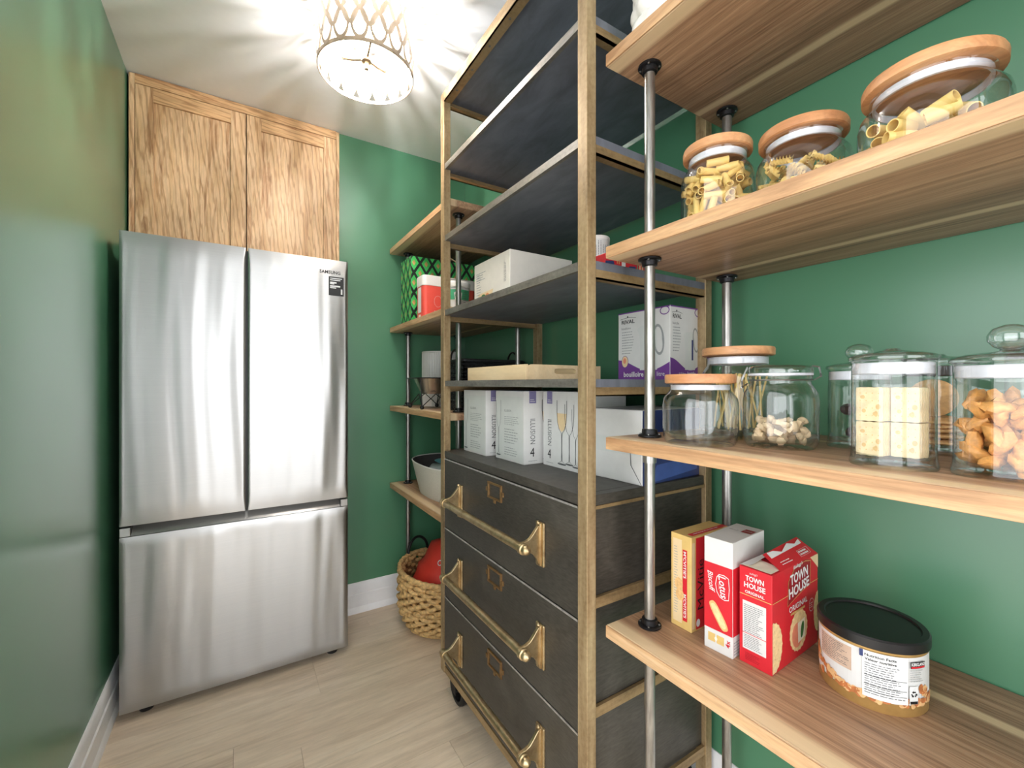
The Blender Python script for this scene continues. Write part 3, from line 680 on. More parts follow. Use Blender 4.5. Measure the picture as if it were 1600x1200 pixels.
scatter('crouton', 'pale broken crouton inside the clip-top jar', 'crouton', 'croutons in the clip-top jar', cr2, .912, .450, Z3+.016, .040, .040, 22, .015, seed=8)
# canisters with glass lids
glass_jar('straight glass canister packed with stacked square saltine crackers', .847, .253, Z3, .050, .172, False)
glass_jar('glass canister with knob lid holding dark wrapped sweets, behind the saltine canister', 1.039, .362, Z3, .050, .165, True)
glass_jar('glass canister of round cookies standing behind the saltine canister', 1.085, .258, Z3, .052, .172, False, gk='black')
glass_jar('glass canister with ball knob lid half filled with caramel pretzel clusters', .872, .136, Z3, .055, .165, True)
glass_jar('glass canister with dark gasket against the wall behind the pretzel canister', 1.095, .128, Z3, .050, .20, False, gk='black')
# saltines : two-high sheets on edge, two stacks
sal = MB(); r_ = random.Random(4)
c_, e_ = .0235, .0013
nseg = 6
pts = []
for sx, sy, ex, ey in ((-1, -1, 1, 0), (1, -1, 0, 1), (1, 1, -1, 0), (-1, 1, 0, -1)):
    for k in range(nseg): 
        sc = 1+(.02 if k % 2 else -.01)
        pts.append(((sx+ex*2*k/nseg)*.0165*sc, (sy+ey*2*k/nseg)*.0255*sc))
sal.prism(pts, lambda a, b, t: (t, a, b), -e_*1.5, e_*1.5)
sal_me = mshape(sal, M['saltine'], 20, 'saltine')
mb = MB()
for i in (-1, 0, 1):
    for j in (-1, 0, 1): mb.lathe([(.0011, 0), (.0011, .0004)], 6)
def rot_pts(mb_pts): return mb_pts
holes = MB(); spots = MB()
for i in (-1.5, -.5, .5, 1.5):
    for j in (-1.5, -.5, .5, 1.5):
        p = ell(i*.0105, j*.0105, .0009, .0009, 0, 6); holes.add([(-.0022, a*.72, b*1.08) for a, b in p], [tuple(range(6))])
for k in range(5):
    a0, b0 = (r_.random()-.5)*.038, (r_.random()-.5)*.038; p = ell(a0, b0, .003+.002*r_.random(), .0028+.002*r_.random(), 0, 10); spots.add([(-.00212-.00003*k, a*.66, b*.95) for a, b in p], [tuple(range(10))])
hol_me = mshape(holes, M['biscuit'], None, 'holes'); spo_me = mshape(spots, M['saltine_brown'], None, 'toasted_spots')
def saltine(x, y, z, rz):
    o = obj('saltine_cracker', sal_me, None, loc=(x, y, z)); o.rotation_euler = (0, 0, rz)
    tag(o, 'square saltine cracker stacked on edge inside the glass canister', 'cracker', 'saltines in the canister')
    return o
for lv in (0, 1):
    for cx_, cy_ in ((-.029, .0185), (-.010, -.0185)):
        for k in range(6):
            o = saltine(.847+cx_+k*.0046, .253+cy_-.0006*k, Z3+.0155+.0260+lv*.0525, .04)
            if k == 0: obj('docking_holes', hol_me, None, o); obj('toasted_spots', spo_me, None, o)
for i, (sx, sy) in enumerate(((-.012, .004), (.014, -.008), (.0, .018), (.004, -.02))):
    o = obj('wrapped_sweet', lump(20+i, .017, .013, .012, M['choc'], 'wrapped_sweet', 8, .15), None, loc=(1.039+sx, .362+sy, Z3+.030+.022*(i % 3)))
    tag(o, 'dark shiny wrapped sweet inside the knob-lid canister', 'sweet', 'wrapped sweets in the canister')
ck = mshape(MB().lathe([(.0, -.004), (.030, -.004), (.034, -.001), (.033, .002), (.024, .005), (.0, .0055)], 26), M['cookie'], 50, 'cookie')
for k in range(9):
    if k < 5: p, ro = (1.085, .258, Z3+.020+.010*k), (.04, .03*k, k)
    else: p, ro = (1.062+.009*(k-5), .250+.002*k, Z3+.100), (0, PI/2-.12, .25)
    o = obj('cookie', ck, None, loc=p); o.rotation_euler = ro
    tag(o, 'round thin cookie inside the canister behind the saltines', 'cookie', 'cookies in the canister')
pz = lump(31, .0165, .010, .009, M['pretzel'], 'pretzel_cluster', 10, .3)
scatter('pretzel_cluster', 'knobbly caramel pretzel cluster in the ball-knob canister', 'snack', 'pretzel clusters in the canister', pz, .872, .136, Z3+.016, .038, .088, 64, .020, seed=12)

# white scalloped vase on the top board
vz = thing('bubble_vase', 'white scalloped bubble vase on the highest wooden board', 'vase', (.815, .655, 2.05))
mb = MB(); nn = 48; prof = []
for i in range(61):
    z = .22*i/60; prof.append((.052+.010*abs(math.sin(PI*z/.044))**.7, z))
vs = []
for r0, z in prof:
    tier = int(z/.044)
    for k in range(nn):
        a = 2*PI*k/nn; lob = abs(math.cos(3.5*a+(tier % 2)*PI/2))
        vs.append(((r0+.008*lob)*math.cos(a), (r0+.008*lob)*math.sin(a), z))
mb.add(vs, [(i*nn+k, i*nn+(k+1) % nn, (i+1)*nn+(k+1) % nn, (i+1)*nn+k) for i in range(60) for k in range(nn)]+[tuple(range(nn-1, -1, -1))])
mb.build('vase_body', M['ceramic'], vz, smooth=60)
MB().open_lathe([(.050, .219), (.044, .223), (.040, .215), (.038, .15)], 40).build('vase_neck', M['ceramic'], vz, smooth=60)

# ------------------------------------------------------------------ biscuit boxes and almond can on the lowest near board
# digestive biscuit box
dx, dy, dz = .150, .055, .218
t = carton('biscuit_box', 'narrow yellow and red biscuit box standing nearest the pipe', 'box', (.948, .648, Z4), 0, dx, dy, dz, M['gold'])
f = face_map('-X', dx, dy, dz)
rect(f, .006, .030, .012, .206, M['champ'], t, 'side_panel'); rect(f, .032, .044, .020, .185, M['red'], t, 'brand_stripe')
text(f, "M'CVITIE'S", .038, .150, .062, .0075, M['white_ink'], t, -PI/2, .0008, bold=.02); text(f, "M'CVITIE'S", .038, .055, .055, .0075, M['white_ink'], t, -PI/2, .0008, bold=.02)
lines(f, .009, .020, .03, .19, 26, M['pale_ink'], t, th=.25, seed=2)
for k, b in enumerate((.102, .078)): poly(f, ell(.022+.003*k, b, .011, .014, 0), M['biscuit'], t, 'biscuit_picture', .0010+.0003*k)
f = face_map('-Y', dx, dy, dz)
rect(f, .016, .150, .004, .214, M['red'], t, 'front_panel'); rect(f, .002, .012, .008, .205, M['champ'], t, 'side_stripe')
text(f, 'McVitie', .033, .105, .115, .022, M['ink'], t, PI/2, .0008)
poly(f, ell(.024, .018, .007, .009), M['white_ink'], t, 'emblem', .0008)
f = face_map('top', dx, dy, dz); rect(f, .012, .150, .006, .020, M['red'], t, 'top_stripe'); lines(f, .025, .12, .009, .017, 1, M['white_ink'], t, seed=74, off=.0008, ragged=False)
# caramel biscuit box
dx, dy, dz = .140, .062, .240
t = carton('biscuit_box', 'tall red biscuit box with white ends and a caramel biscuit picture', 'box', (.930, .552, Z4), math.radians(4), dx, dy, dz, M['white_card'])
f = face_map('-X', dx, dy, dz)
rect(f, 0.0004, dy-.0004, .045, .186, M['red'], t, 'red_panel'); f2 = face_map('-Y', dx, dy, dz); rect(f2, .0004, dx-.0004, .045, .186, M['red'], t, 'red_panel')
text(f, 'Lotus', .042, .142, .046, .016, M['white_ink'], t, -PI/2+.12, .0008, bold=.012, shear=.2)
text(f, 'Biscoff', .016, .146, .044, .012, M['white_ink'], t, -PI/2+.12, .0008, shear=.3, bold=.008)
lines(lambda a, b, o=0: f(b, a, o), .135, .149, .032, .034, 1, M['white_ink'], t, seed=73, off=.0008)
outline(f, [(.028, .160), (.033, .167), (.044, .168), (.054, .164), (.056, .142), (.054, .118), (.045, .115), (.035, .118), (.028, .128), (.025, .144)], .0016, M['white_ink'], t, 'emblem_outline')
bp = []
for a, b in ell(.032, .078, .0095, .031, .55, 36, .6): bp.append((a, b))
poly(f, bp, M['biscuit'], t, 'biscuit_picture', .0007); poly(f, ell(.032, .078, .0065, .026, .55, 24, .6), M['biscuit_pale'], t, 'biscuit_picture', .0009)
rect(f, .009, .044, .018, .036, M['gold'], t, 'pack_window'); rect(f, .025, .028, .018, .036, M['white_card'], t, 'window_bar', .0006); poly(f, ell(.0265, .027, .003, .004), M['cheese'], t, 'pack_dot', .0008)
text(f, '4x', .052, .027, .016, .010, M['red'], t, PI/2, .0006, bold=.02)
f3 = face_map('topX', dx, dy, dz); rect(f3, .036, .058, .085, .112, M['red_dark'], t, 'top_emblem'); text(f3, 'Lotus', .047, .099, .017, .008, M['white_ink'], t, 0, .0007, shear=.2); text(f3, 'Biscoff', .020, .088, .020, .005, M['grey_ink'], t, 0, .0007, shear=.3)
lines(f2, .004, .05, .005, .035, 5, M['pale_ink'], t, seed=5)
# cracker box, opened
dx, dy, dz = .205, .064, .196
t = thing('cracker_box', 'opened red cracker box with torn lid flap, beside the almond can', 'box', (.9785, .481, Z4), math.radians(2))
BX(-dx/2, dx/2, -dy/2, dy/2, 0, dz).build('carton', M['red'], t, bevel=.001)
f = face_map('-X', dx, dy, dz)
rect(f, .007, .053, .030, .128, M['white_card'], t, 'nutrition_panel'); lines(f, .010, .050, .064, .122, 15, M['grey_ink'], t, seed=3, off=.0008)
rect(f, .007, .053, .062, .0633, M['red'], t, 'panel_rule', .0007); lines(f, .010, .050, .033, .060, 8, M['grey_ink'], t, seed=6, off=.0008); lines(f, .012, .044, .008, .024, 5, M['red_dark'], t, seed=7)
text(f, 'TOWN', .031, .175, .036, .011, M['white_ink'], t, 0, .0008, bold=.025); text(f, 'HOUSE', .031, .161, .042, .011, M['white_ink'], t, 0, .0008, bold=.025)
text(f, "Kellogg's", .029, .186, .016, .005, M['white_ink'], t, .1, .0008, shear=.3); text(f, 'ORIGINAL', .031, .147, .038, .006, M['white_ink'], t, 0, .0008, bold=.02)
rect(f, 0.001, .063, .1395, .1408, M['gold'], t, 'gold_rule', .0007)
g = face_map('-Y', dx, dy, dz)
poly(g, [(.066, .168), (.094, .190), (.142, .196), (.168, .190), (.166, .138), (.132, .134), (.094, .126), (.062, .118)], M['red_dark'], t, 'brand_badge', .0005)
outline(g, [(.066, .168), (.094, .190), (.142, .194), (.168, .189), (.166, .138), (.132, .134), (.094, .126), (.062, .118)], .0013, M['gold'], t, 'badge_outline', .0008)
text(g, 'TOWN', .114, .170, .080, .022, M['white_ink'], t, .06, .0009, bold=.03); text(g, 'HOUSE', .114, .145, .092, .022, M['white_ink'], t, .08, .0009, bold=.03)
text(g, "Kellogg's", .108, .1915, .042, .010, M['white_ink'], t, .05, .001, shear=.3, bold=.02); text(g, 'ORIGINAL', .110, .110, .082, .012, M['white_ink'], t, .04, .0009, bold=.02)
lines(g, .076, .140, .095, .101, 1, M['gold'], t, seed=72, off=.0009, th=.8, ragged=False)
for a0, a1 in ((.0, .066), (.166, .205)): rect(g, a0+.0005, a1, .1395, .1408, M['gold'], t, 'gold_rule', .0007)
def cracker_pic(a, b, ra, rb, rot, cut=None):
    p = []
    for k in range(60):
        th = 2*PI*k/60; q = 1+.035*math.cos(20*th); x, y = ra*q*math.cos(th), rb*q*math.sin(th)
        aa, bb = a+x*math.cos(rot)-y*math.sin(rot), b+x*math.sin(rot)+y*math.cos(rot)
        p.append((min(max(aa, .0005), dx-.0005), max(bb, .003)))
    poly(g, p, M['biscuit_pale'], t, 'cracker_picture', .0007)
cracker_pic(.004, .052, .036, .050, 0); cracker_pic(.112, .056, .040, .042, -.15); cracker_pic(.203, .070, .020, .044, 0)
hm = MB()
for a, b in ((.008, .085), (.022, .07), (.006, .055), (.024, .045), (.010, .03), (.026, .022), (.194, .09), (.196, .06)): hm.add([g(x, y, .001) for x, y in ell(a, b, .0018, .0016, 0, 8)], [tuple(range(8))])
hm.build('docking_holes', M['saltine_brown'], t)
poly(g, ell(.104, .048, .022, .026, .3), M['ham'], t, 'ham_picture', .0010); poly(g, [(.108, .030), (.140, .036), (.138, .076), (.106, .072)], M['cheese'], t, 'cheese_picture', .0013); poly(g, ell(.126, .054, .007, .017, -.25), M['leaf'], t, 'leaf_picture', .0016)
poly(g, [(.166, .1955), (.2045, .1955), (.2045, .165)], M['champ'], t, 'corner_flash', .0007)
outline(g, ell(.172, .092, .012, .014), .001, M['white_ink'], t, 'seal_outline', .0008); lines(g, .164, .180, .085, .098, 3, M['white_ink'], t, seed=8)
lines(g, .008, .016, .006, .016, 3, M['white_ink'], t, seed=70, off=.0012)
# torn lid flaps
MB().add([(-dx/2+.035, -dy/2, dz), (dx/2, -dy/2, dz), (dx/2-.01, .006, dz+.026), (-dx/2+.030, .000, dz+.024)], [(0, 1, 2, 3)]).add([(-dx/2+.035, -dy/2+.0008, dz+.0004), (dx/2, -dy/2+.0008, dz+.0004), (dx/2-.01, .0068, dz+.0264), (-dx/2+.030, .0008, dz+.0244)], [(0, 1, 2, 3)]).build('lid_flap', M['red'], t)
MB().add([(-dx/2, dy/2, dz+.001), (dx/2-.004, dy/2, dz+.001), (dx/2-.004, dy/2-.02, dz+.016), (-dx/2+.05, dy/2-.025, dz+.012), (-dx/2+.01, dy/2-.02, dz+.004)], [(0, 1, 2, 3, 4)]).build('lid_flap', M['white_card'], t)
fl2 = lambda a, b, o=0: (-dx/2+.032+a, -dy/2+b*.80-o*.4, dz+b*.63+o)
poly(fl2, [(.010, .026), (.150, .030), (.152, .040), (.125, .034), (.100, .041), (.060, .030), (.035, .038), (.010, .039)], M['white_ink'], t, 'torn_paper', .0012)
outline(fl2, [(.105, .006), (.152, .007), (.154, .021), (.107, .020)], .0012, M['white_ink'], t, 'seal_outline', .0014); lines(fl2, .110, .148, .008, .019, 2, M['white_ink'], t, seed=71, off=.0014, th=.6)
lines(fl2, .025, .070, .006, .016, 2, M['white_ink'], t, off=.0013, seed=9)
MB().add([(-dx/2+.004, -dy/2+.004, dz+.0008), (-dx/2+.05, -dy/2+.004, dz+.0008), (-dx/2+.06, dy/2-.01, dz+.0012), (-dx/2+.004, dy/2-.004, dz+.0012)], [(0, 1, 2, 3)]).build('inner_liner', M['cheese'], t)
# almond can
R, H = .0795, .128
t = thing('almond_can', 'round almond can with black plastic lid and gold base band', 'can', (1.008, .333, Z4))
MB().lathe([(R-.002, 0), (R, .003), (R, H-.016)], 56).build('can_body', M['can_gold'], t, smooth=40)
MB().lathe([(R+.001, H-.020), (R+.0035, H-.018), (R+.0035, H-.003), (R+.001, H), (R-.008, H), (R-.010, H-.003), (.0, H-.003)], 56).build('plastic_lid', M['black'], t, smooth=35)
CA = math.atan2(-.333, -1.008)-.14                       # faces the aisle
cyl = lambda a, b, o=0: ((R+o)*math.cos(CA+a/R), (R+o)*math.sin(CA+a/R), b)
def crect(a0, a1, b0, b1, m, name, off, par=t):
    n_ = max(1, int(abs(a1-a0)/.006)); mb = MB()
    for k in range(n_):
        p, q = a0+(a1-a0)*k/n_, a0+(a1-a0)*(k+1)/n_; mb.add([cyl(p, b0, off), cyl(q, b0, off), cyl(q, b1, off), cyl(p, b1, off)], [(0, 1, 2, 3)])
    return mb.build(name, m, par)
crect(-.125, .125, .022, .103, M['white_card'], 'paper_label', .0003)
crect(-.080, -.016, .056, .098, M['tan'], 'text_panel', .0006); lines(cyl, -.077, -.020, .060, .096, 11, M['grey_ink'], t, off=.0009, seed=11)
crect(.000, .062, .024, .104, M['white_ink'], 'nutrition_panel', .0026)
def ctext(txt, a, b, w, h, m, off=.003, **k): return text(cyl, txt, a, b, w, h, m, t, 0, off, **k)
ctext('Nutrition Facts', .024, .097, .042, .0046, M['ink'], bold=.02); ctext('Valeur nutritive', .024, .090, .042, .0046, M['ink'], bold=.02)
lines(cyl, .003, .058, .030, .085, 14, M['grey_ink'], t, off=.003, seed=12)
for z in (.062, .046, .036): crect(.002, .060, z, z+.0007, M['ink'], 'panel_rule', .0031)
crect(.066, .094, .086, .097, M['ink'], 'brand_block', .0028); ctext('KIRKLAND', .080, .0935, .026, .0055, M['white_ink'], .0034, bold=.03); crect(.067, .093, .0868, .0895, M['red'], 'brand_stripe', .0032)
lines(cyl, .066, .092, .062, .084, 6, M['pale_ink'], t, off=.0022, seed=13)
crect(.064, .079, .026, .056, M['white_ink'], 'recycling_panel', .0030)
for k in range(3):
    a = PI/2+k*2*PI/3; ca_, sa = math.cos(a), math.sin(a)
    q = [(.0715+.0042*ca_*c1-.0042*sa*s1, .043+.0042*sa*c1+.0042*ca_*s1) for c1, s1 in ((1.1, -.65), (1.1, .25), (1.5, .25), (.85, .85), (.25, .25), (.6, .25), (.6, -.65))]
    poly(cyl, q, M['ink'], t, 'recycling_arrow', .0034)
crect(.065, .078, .0265, .031, M['ink'], 'recycling_bar', .0034)
rn = random.Random(5); al = [MB(), MB()]
for k in range(95):
    a = -.120+rn.random()*.245; top = .046-.028*min(1, max(0, (a+.10)/.10)) if a < 0 else .022+.006
    if a < -.085: top = .070
    b = .023+rn.random()*max(.004, top-.02)
    al[k % 2].add([cyl(x, y, .0008+.00001*k) for x, y in ell(a, b, .0078, .0046, rn.random()*3, 12)], [tuple(range(12))])
for k in range(12):
    a, b = .085+rn.random()*.018, .032+rn.random()*.026
    al[k % 2].add([cyl(x, y, .0012+.00002*k) for x, y in ell(a, b, .006, .004, rn.random()*3, 12)], [tuple(range(12))])
stuffpart(al[0].build('almond_picture', M['almond'], t)); stuffpart(al[1].build('almond_picture', M['almond_pale'], t))
crect(-.004, .001, .092, .104, M['navy'], 'lid_tab_mark', .0034)

# ------------------------------------------------------------------ things on the cart
# wine glass boxes on the worktop
def flute(f, a, b0, h, w, par, wine, name='glass_picture'):
    rim = b0+h; bowl = b0+h*.50; L = []
    left = [(-w*.50, h), (-w*.50, h*.82), (-w*.44, h*.66), (-w*.28, h*.55), (-w*.06, h*.49), (-w*.04, h*.42), (-w*.03, h*.2), (-w*.06, h*.06), (-w*.42, h*.015)]
    mb = MB(); th = w*.045
    for sg in (-1, 1):
        for i in range(len(left)-1):
            (x0, z0), (x1, z1) = left[i], left[i+1]
            mb.add([f(a-sg*x0, b0+z0, .0009), f(a-sg*(x0+th), b0+z0, .0009), f(a-sg*(x1+th), b0+z1, .0009), f(a-sg*x1, b0+z1, .0009)], [(0, 1, 2, 3)])
    mb.add([f(a+x, b0+z, .0009) for x, z in ell(0, h*.012, w*.42, h*.014, 0, 14)], [tuple(range(14))])
    mb.build(name, M['grey_ink'], par)
    if wine: poly(f, [(a-w*.46, b0+h*.80), (a-w*.42, b0+h*.66), (a-w*.26, b0+h*.56), (a, b0+h*.51), (a+w*.26, b0+h*.56), (a+w*.42, b0+h*.66), (a+w*.46, b0+h*.80)], M['champ'], par, 'wine_picture', .0007)
def wine_box(label, x, y, rz, back):
    dx, dy, dz = .196, .186, .246
    t = carton('glassware_box', label, 'box', (x, y, 1.0), rz, dx, dy, dz, M['white_card'], 'boxes of stemmed glasses')
    fx, fy = face_map('-X', dx, dy, dz), face_map('-Y', dx, dy, dz)
    A, B = (fx, fy) if back else (fy, fx)
    rect(A, .004, .180, .006, .226, M['grey_card'], t, 'text_panel'); flute(A, .022, .012, .20, .034, t, False)
    text(A, 'ILLUSION', .085, .176, .045, .008, M['grey_ink'], t, 0, .0007); lines(A, .062, .160, .125, .158, 5, M['pale_ink'], t, seed=21); lines(A, .062, .160, .06, .115, 6, M['pale_ink'], t, seed=22); lines(A, .062, .160, .018, .050, 4, M['pale_ink'], t, seed=23)
    rect(B, .022, .050, .205, .246, M['lilac'], t, 'brand_tab'); lines(B, .026, .046, .208, .220, 2, M['white_ink'], t, seed=24)
    text(B, 'ILLUSION', .036, .110, .085, .020, M['grey_ink'], t, -PI/2, .0007); text(B, '4', .034, .040, .018, .030, M['ink'], t, 0, .0007)
    flute(B, .100, .012, .205, .052, t, True); flute(B, .137, .016, .19, .046, t, False); flute(B, .167, .012, .18, .036, t, False)
    lines(B, .018, .060, .008, .014, 1, M['pale_ink'], t, seed=25)
    return t
wine_box('white glassware box farthest from the blue carton, printed with text and a flute', .875, 1.517, 0, True)
wine_box('white glassware box with text panel standing between two similar boxes', .897, 1.293, 0, True)
wine_box('white glassware box showing champagne flutes, beside the blue and white carton', .965, 1.090, 0, False)
# blue and white carton
dx, dy, dz = .262, .188, .200
t = carton('blue_carton', 'large dented white carton with a navy blue printed side', 'box', (1.022, .884, 1.0), math.radians(3), dx, dy, dz, M['white_card'], bevel=.003)
g = face_map('-Y', dx, dy, dz)
rect(g, .001, dx-.001, .001, dz-.001, M['navy'], t, 'printed_side'); poly(g, [(.03, .004), (.25, .02), (.25, .06), (.06, .05)], M['blue'], t, 'blue_swoosh', .0007)
for k, (a, b, w_) in enumerate(((.060, .11, .05), (.085, .10, .06), (.115, .11, .06), (.135, .10, .07), (.20, .12, .045), (.222, .10, .05), (.235, .10, .05))): lines(lambda a2, b2, o=0, a=a, b=b: g(a+(b2), b+a2, o), -w_/2, w_/2, 0, .006, 1, M['sticker_ink'], t, th=.9, seed=30+k)
rect(g, .050, .062, .085, .115, M['sticker_ink'], t, 'logo_block', .0007)
h_ = face_map('-X', dx, dy, dz)
rect(h_, .005, .185, .078, .122, M['grey_card'], t, 'faded_panel')
MB().add([h_(.186, .0, .0006), h_(.150, .050, .0012), h_(.146, .122, .0006), h_(.148, .122, .0010), h_(.153, .050, .0016), h_(.188, .0, .0010)], [(0, 1, 4, 5), (1, 2, 3, 4)]).build('crease', M['grey_ink'], t)
# serving tray
t = thing('serving_tray', 'pale wooden serving tray with cut-out handles on the black shelf', 'tray', (.895, 1.300, 1.282))
dx, dy = .310, .400
BX(-dx/2+.009, dx/2-.009, -dy/2+.009, dy/2-.009, .001, .008).build('tray_floor', M['tray'], t)
for sx in (-1, 1): BX(sx*dx/2-(.009 if sx > 0 else 0), sx*dx/2+(.009 if sx < 0 else 0), -dy/2, dy/2, 0, .049).build('side', M['tray'], t, bevel=.001)
slot = ell(0, .029, .045, .009, 0, 24, .5); ofm = lambda sgn: (lambda a, b, tt: (a, sgn*(dy/2-tt), b))
for sg in (-1, 1):
    fn = ofm(sg); w_ = dx/2-.009; mb = MB(); N = len(slot)
    outer = []
    for a, b in slot:
        k = max(abs(a)/w_, abs(b-.029)/(.020 if b > .029 else .029)); kx = 1/k if k else 1
        outer.append((a*kx, .029+(b-.029)*kx))
    for tt in (0, .009): mb.add([fn(a, b, tt) for a, b in slot]+[fn(a, b, tt) for a, b in outer], [(k, (k+1) % N, N+(k+1) % N, N+k) for k in range(N)])
    o2 = 2*N
    mb.f += [(k, (k+1) % N, o2+(k+1) % N, o2+k) for k in range(N)]+[(N+k, N+(k+1) % N, o2+N+(k+1) % N, o2+N+k) for k in range(N)]
    mb.build('handle_end', M['tray'], t)
# kettle box
dx, dy, dz = .146, .198, .213
t = carton('kettle_box', 'white and purple kettle box on the black shelf', 'box', (1.106, .902, 1.282), 0, dx, dy, dz, M['white_card'])
def kettle_face(f, W_, words, first):
    p = [(0.0005, .001)]+[(W_-.0005, .001)]; top = []
    for k in range(13):
        a = W_*(1-k/12); top.append((min(max(a, .0005), W_-.0005), .046-.018*math.cos((a/W_-.62)*5)))
    poly(f, p+top, M['purple'], t, 'purple_band'); rect(f, .0005, W_-.0005, .209, .2127, M['purple'], t, 'top_band')
    text(f, 'RIVAL', W_*.21, .183, W_*.27, .0125, M['ink'], t, 0, .0007, bold=.02); poly(f, ell(W_*.20, .199, .0025, .0025), M['ink'], t, 'crown_mark')
    arc = MB()
    for k in range(12):
        q = [(W_*.21+W_*.16*(i_/6-1), .1915+.004*math.cos((i_/6-1)*1.5)) for i_ in (k, k+1)]
        arc.add([f(q[0][0], q[0][1], .0007), f(q[1][0], q[1][1], .0007), f(q[1][0], q[1][1]+.0012, .0007), f(q[0][0], q[0][1]+.0012, .0007)], [(0, 1, 2, 3)])
    arc.build('logo_arc', M['ink'], t)
    text(f, words[0], W_*.17, .163, W_*.19, .007, M['grey_ink'], t, 0, .0007); lines(f, W_*.08, W_*.33, .080, .155, 9, M['pale_ink'], t, seed=41)
    # appliance picture
    cx, sc = (W_*.62, 1.0)
    body = [(-.034, .034), (.030, .034), (.034, .060), (.028, .165), (.020, .172), (-.030, .168), (-.044, .158), (-.036, .142), (-.032, .10)]
    k_ = 1.0 if first else .72
    poly(f, [(cx+a*k_, .026+(b-.030)*(1 if first else .82)) for a, b in body], M['grey_card'], t, 'kettle_picture', .0006)
    hp = ell(cx+.036*k_, .118, .020*k_, .046*(1 if first else .8), .1, 24); outline(f, hp, .008*k_, M['pale_ink'], t, 'kettle_handle_picture', .0007)
    outline(f, ell(W_-.018, .200, .017, .0125, 0, 20), .003, M['purple'], t, 'purple_ring')
    if first:
        poly(f, ell(W_*.145, .058, .014, .019), M['purple'], t, 'portrait_ring', .0008); poly(f, ell(W_*.145, .058, .0125, .0175), M['champ'], t, 'portrait_oval', .0010); poly(f, ell(W_*.14, .061, .006, .009), M['ham'], t, 'portrait_face', .0012)
        text(f, 'bouilloire', W_*.32, .018, W_*.40, .016, M['white_ink'], t, 0, .0009, bold=.02); text(f, '1.0 litre', W_*.78, .018, W_*.26, .013, M['white_ink'], t, 0, .0009)
    else:
        rect(f, W_*.66, W_*.715, .058, .118, M['navy'], t, 'water_gauge', .0008); text(f, '1.0 litre', W_*.38, .018, W_*.22, .008, M['white_ink'], t, 0, .0009); text(f, 'kettle', W_*.66, .019, W_*.26, .011, M['white_ink'], t, 0, .0009, bold=.02)
kettle_face(face_map('-X', dx, dy, dz), dy, ('bouilloire',), True); kettle_face(face_map('-Y', dx, dy, dz), dx, ('kettle',), False)
# white carton on the shelf above
dx, dy, dz = .275, .265, .165
t = carton('white_carton', 'plain off-white cardboard carton on the shelf above the tray', 'box', (.918, 1.390, 1.568), 0, dx, dy, dz, M['cream_card'], bevel=.002)
f = face_map('-X', dx, dy, dz)
lines(lambda a, b, o=0: f(b, a, o), .06, .14, .225, .240, 2, M['grey_ink'], t, seed=50); lines(f, .018, .10, .095, .13, 4, M['pale_ink'], t, seed=51); lines(f, .02, .06, .03, .125, 10, M['pale_ink'], t, seed=52)
poly(f, [(.03, .012), (.135, .014), (.150, .050), (.035, .046)], M['champ'], t, 'food_picture'); poly(f, ell(.075, .030, .018, .011), M['leaf'], t, 'food_picture', .0007); poly(f, ell(.105, .032, .014, .010), M['orange_ink'], t, 'food_picture', .0008)
# canister and red packet
t = thing('paper_canister', 'small white canister with green and red stripes on the black shelf', 'canister', (.868, .925, 1.568))
MB().lathe([(.036, 0), (.036, .112)], 32).build('canister_body', M['white_card'], t, smooth=40); MB().lathe([(.0368, .108), (.0368, .117), (.035, .119)], 32).build('canister_lid', M['ribbed'], t, smooth=40)
for z, m_ in ((.045, 'leaf'), (.037, 'red'), (.012, 'red')): MB().open_lathe([(.0363, z), (.0363, z+.005)], 32).build('stripe', M[m_], t)
cf = lambda a, b, o=0: ((.0363+o)*math.cos(-2.2+a/.036), (.0363+o)*math.sin(-2.2+a/.036), b)
lines(lambda a, b, o=0: cf(b, a, o), .055, .105, -.03, .03, 9, M['grey_ink'], t, seed=53, th=.2)
dx, dy, dz = .150, .055, .036
t = carton('red_packet', 'low red and navy printed packet at the shelf edge by the canister', 'packet', (.862, .835, 1.568), 0, dx, dy, dz, M['red'])
f = face_map('-Y', dx, dy, dz)
poly(f, [(.0, .002), (.020, .002), (.032, .012), (.028, .020), (.0, .016)], M['navy'], t, 'navy_print'); rect(f, .058, .072, .002, .030, M['white_ink'], t, 'white_print'); poly(f, [(.074, .002), (.112, .002), (.110, .016), (.088, .014)], M['navy'], t, 'navy_print'); rect(f, .116, .119, .002, .034, M['mint'], t, 'green_print')
rect(f, .040, .043, .014, .027, M['gold'], t, 'gold_print', .0007); rect(f, .047, .050, .014, .024, M['gold'], t, 'gold_print', .0007); rect(f, .124, .130, .004, .03, M['champ'], t, 'cream_print'); rect(f, .134, .140, .004, .03, M['champ'], t, 'cream_print')

# ------------------------------------------------------------------ things on the corner shelves
t = thing('patterned_box', 'tall green gift box with black diamond lattice pattern', 'box', (.962, 2.292, Z2))
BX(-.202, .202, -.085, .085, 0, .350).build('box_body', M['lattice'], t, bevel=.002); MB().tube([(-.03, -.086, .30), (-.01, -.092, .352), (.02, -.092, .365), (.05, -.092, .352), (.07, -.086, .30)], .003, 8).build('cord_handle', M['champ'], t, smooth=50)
t = thing('red_tin', 'coral red storage tin with white lid in front of the patterned box', 'tin', (.902, 2.075, Z2))
rr = lambda hx, hy, r_, n_=6: [(sx*(hx-r_)+r_*math.cos(a0+k*PI/2/n_), sy*(hy-r_)+r_*math.sin(a0+k*PI/2/n_)) for sx, sy, a0 in ((1, 1, 0), (-1, 1, PI/2), (-1, -1, PI), (1, -1, 1.5*PI)) for k in range(n_+1)]
MB().prism(rr(.143, .052, .02), lambda a, b, z: (a, b, z), 0, .165).build('tin_body', M['coral'], t, smooth=35)
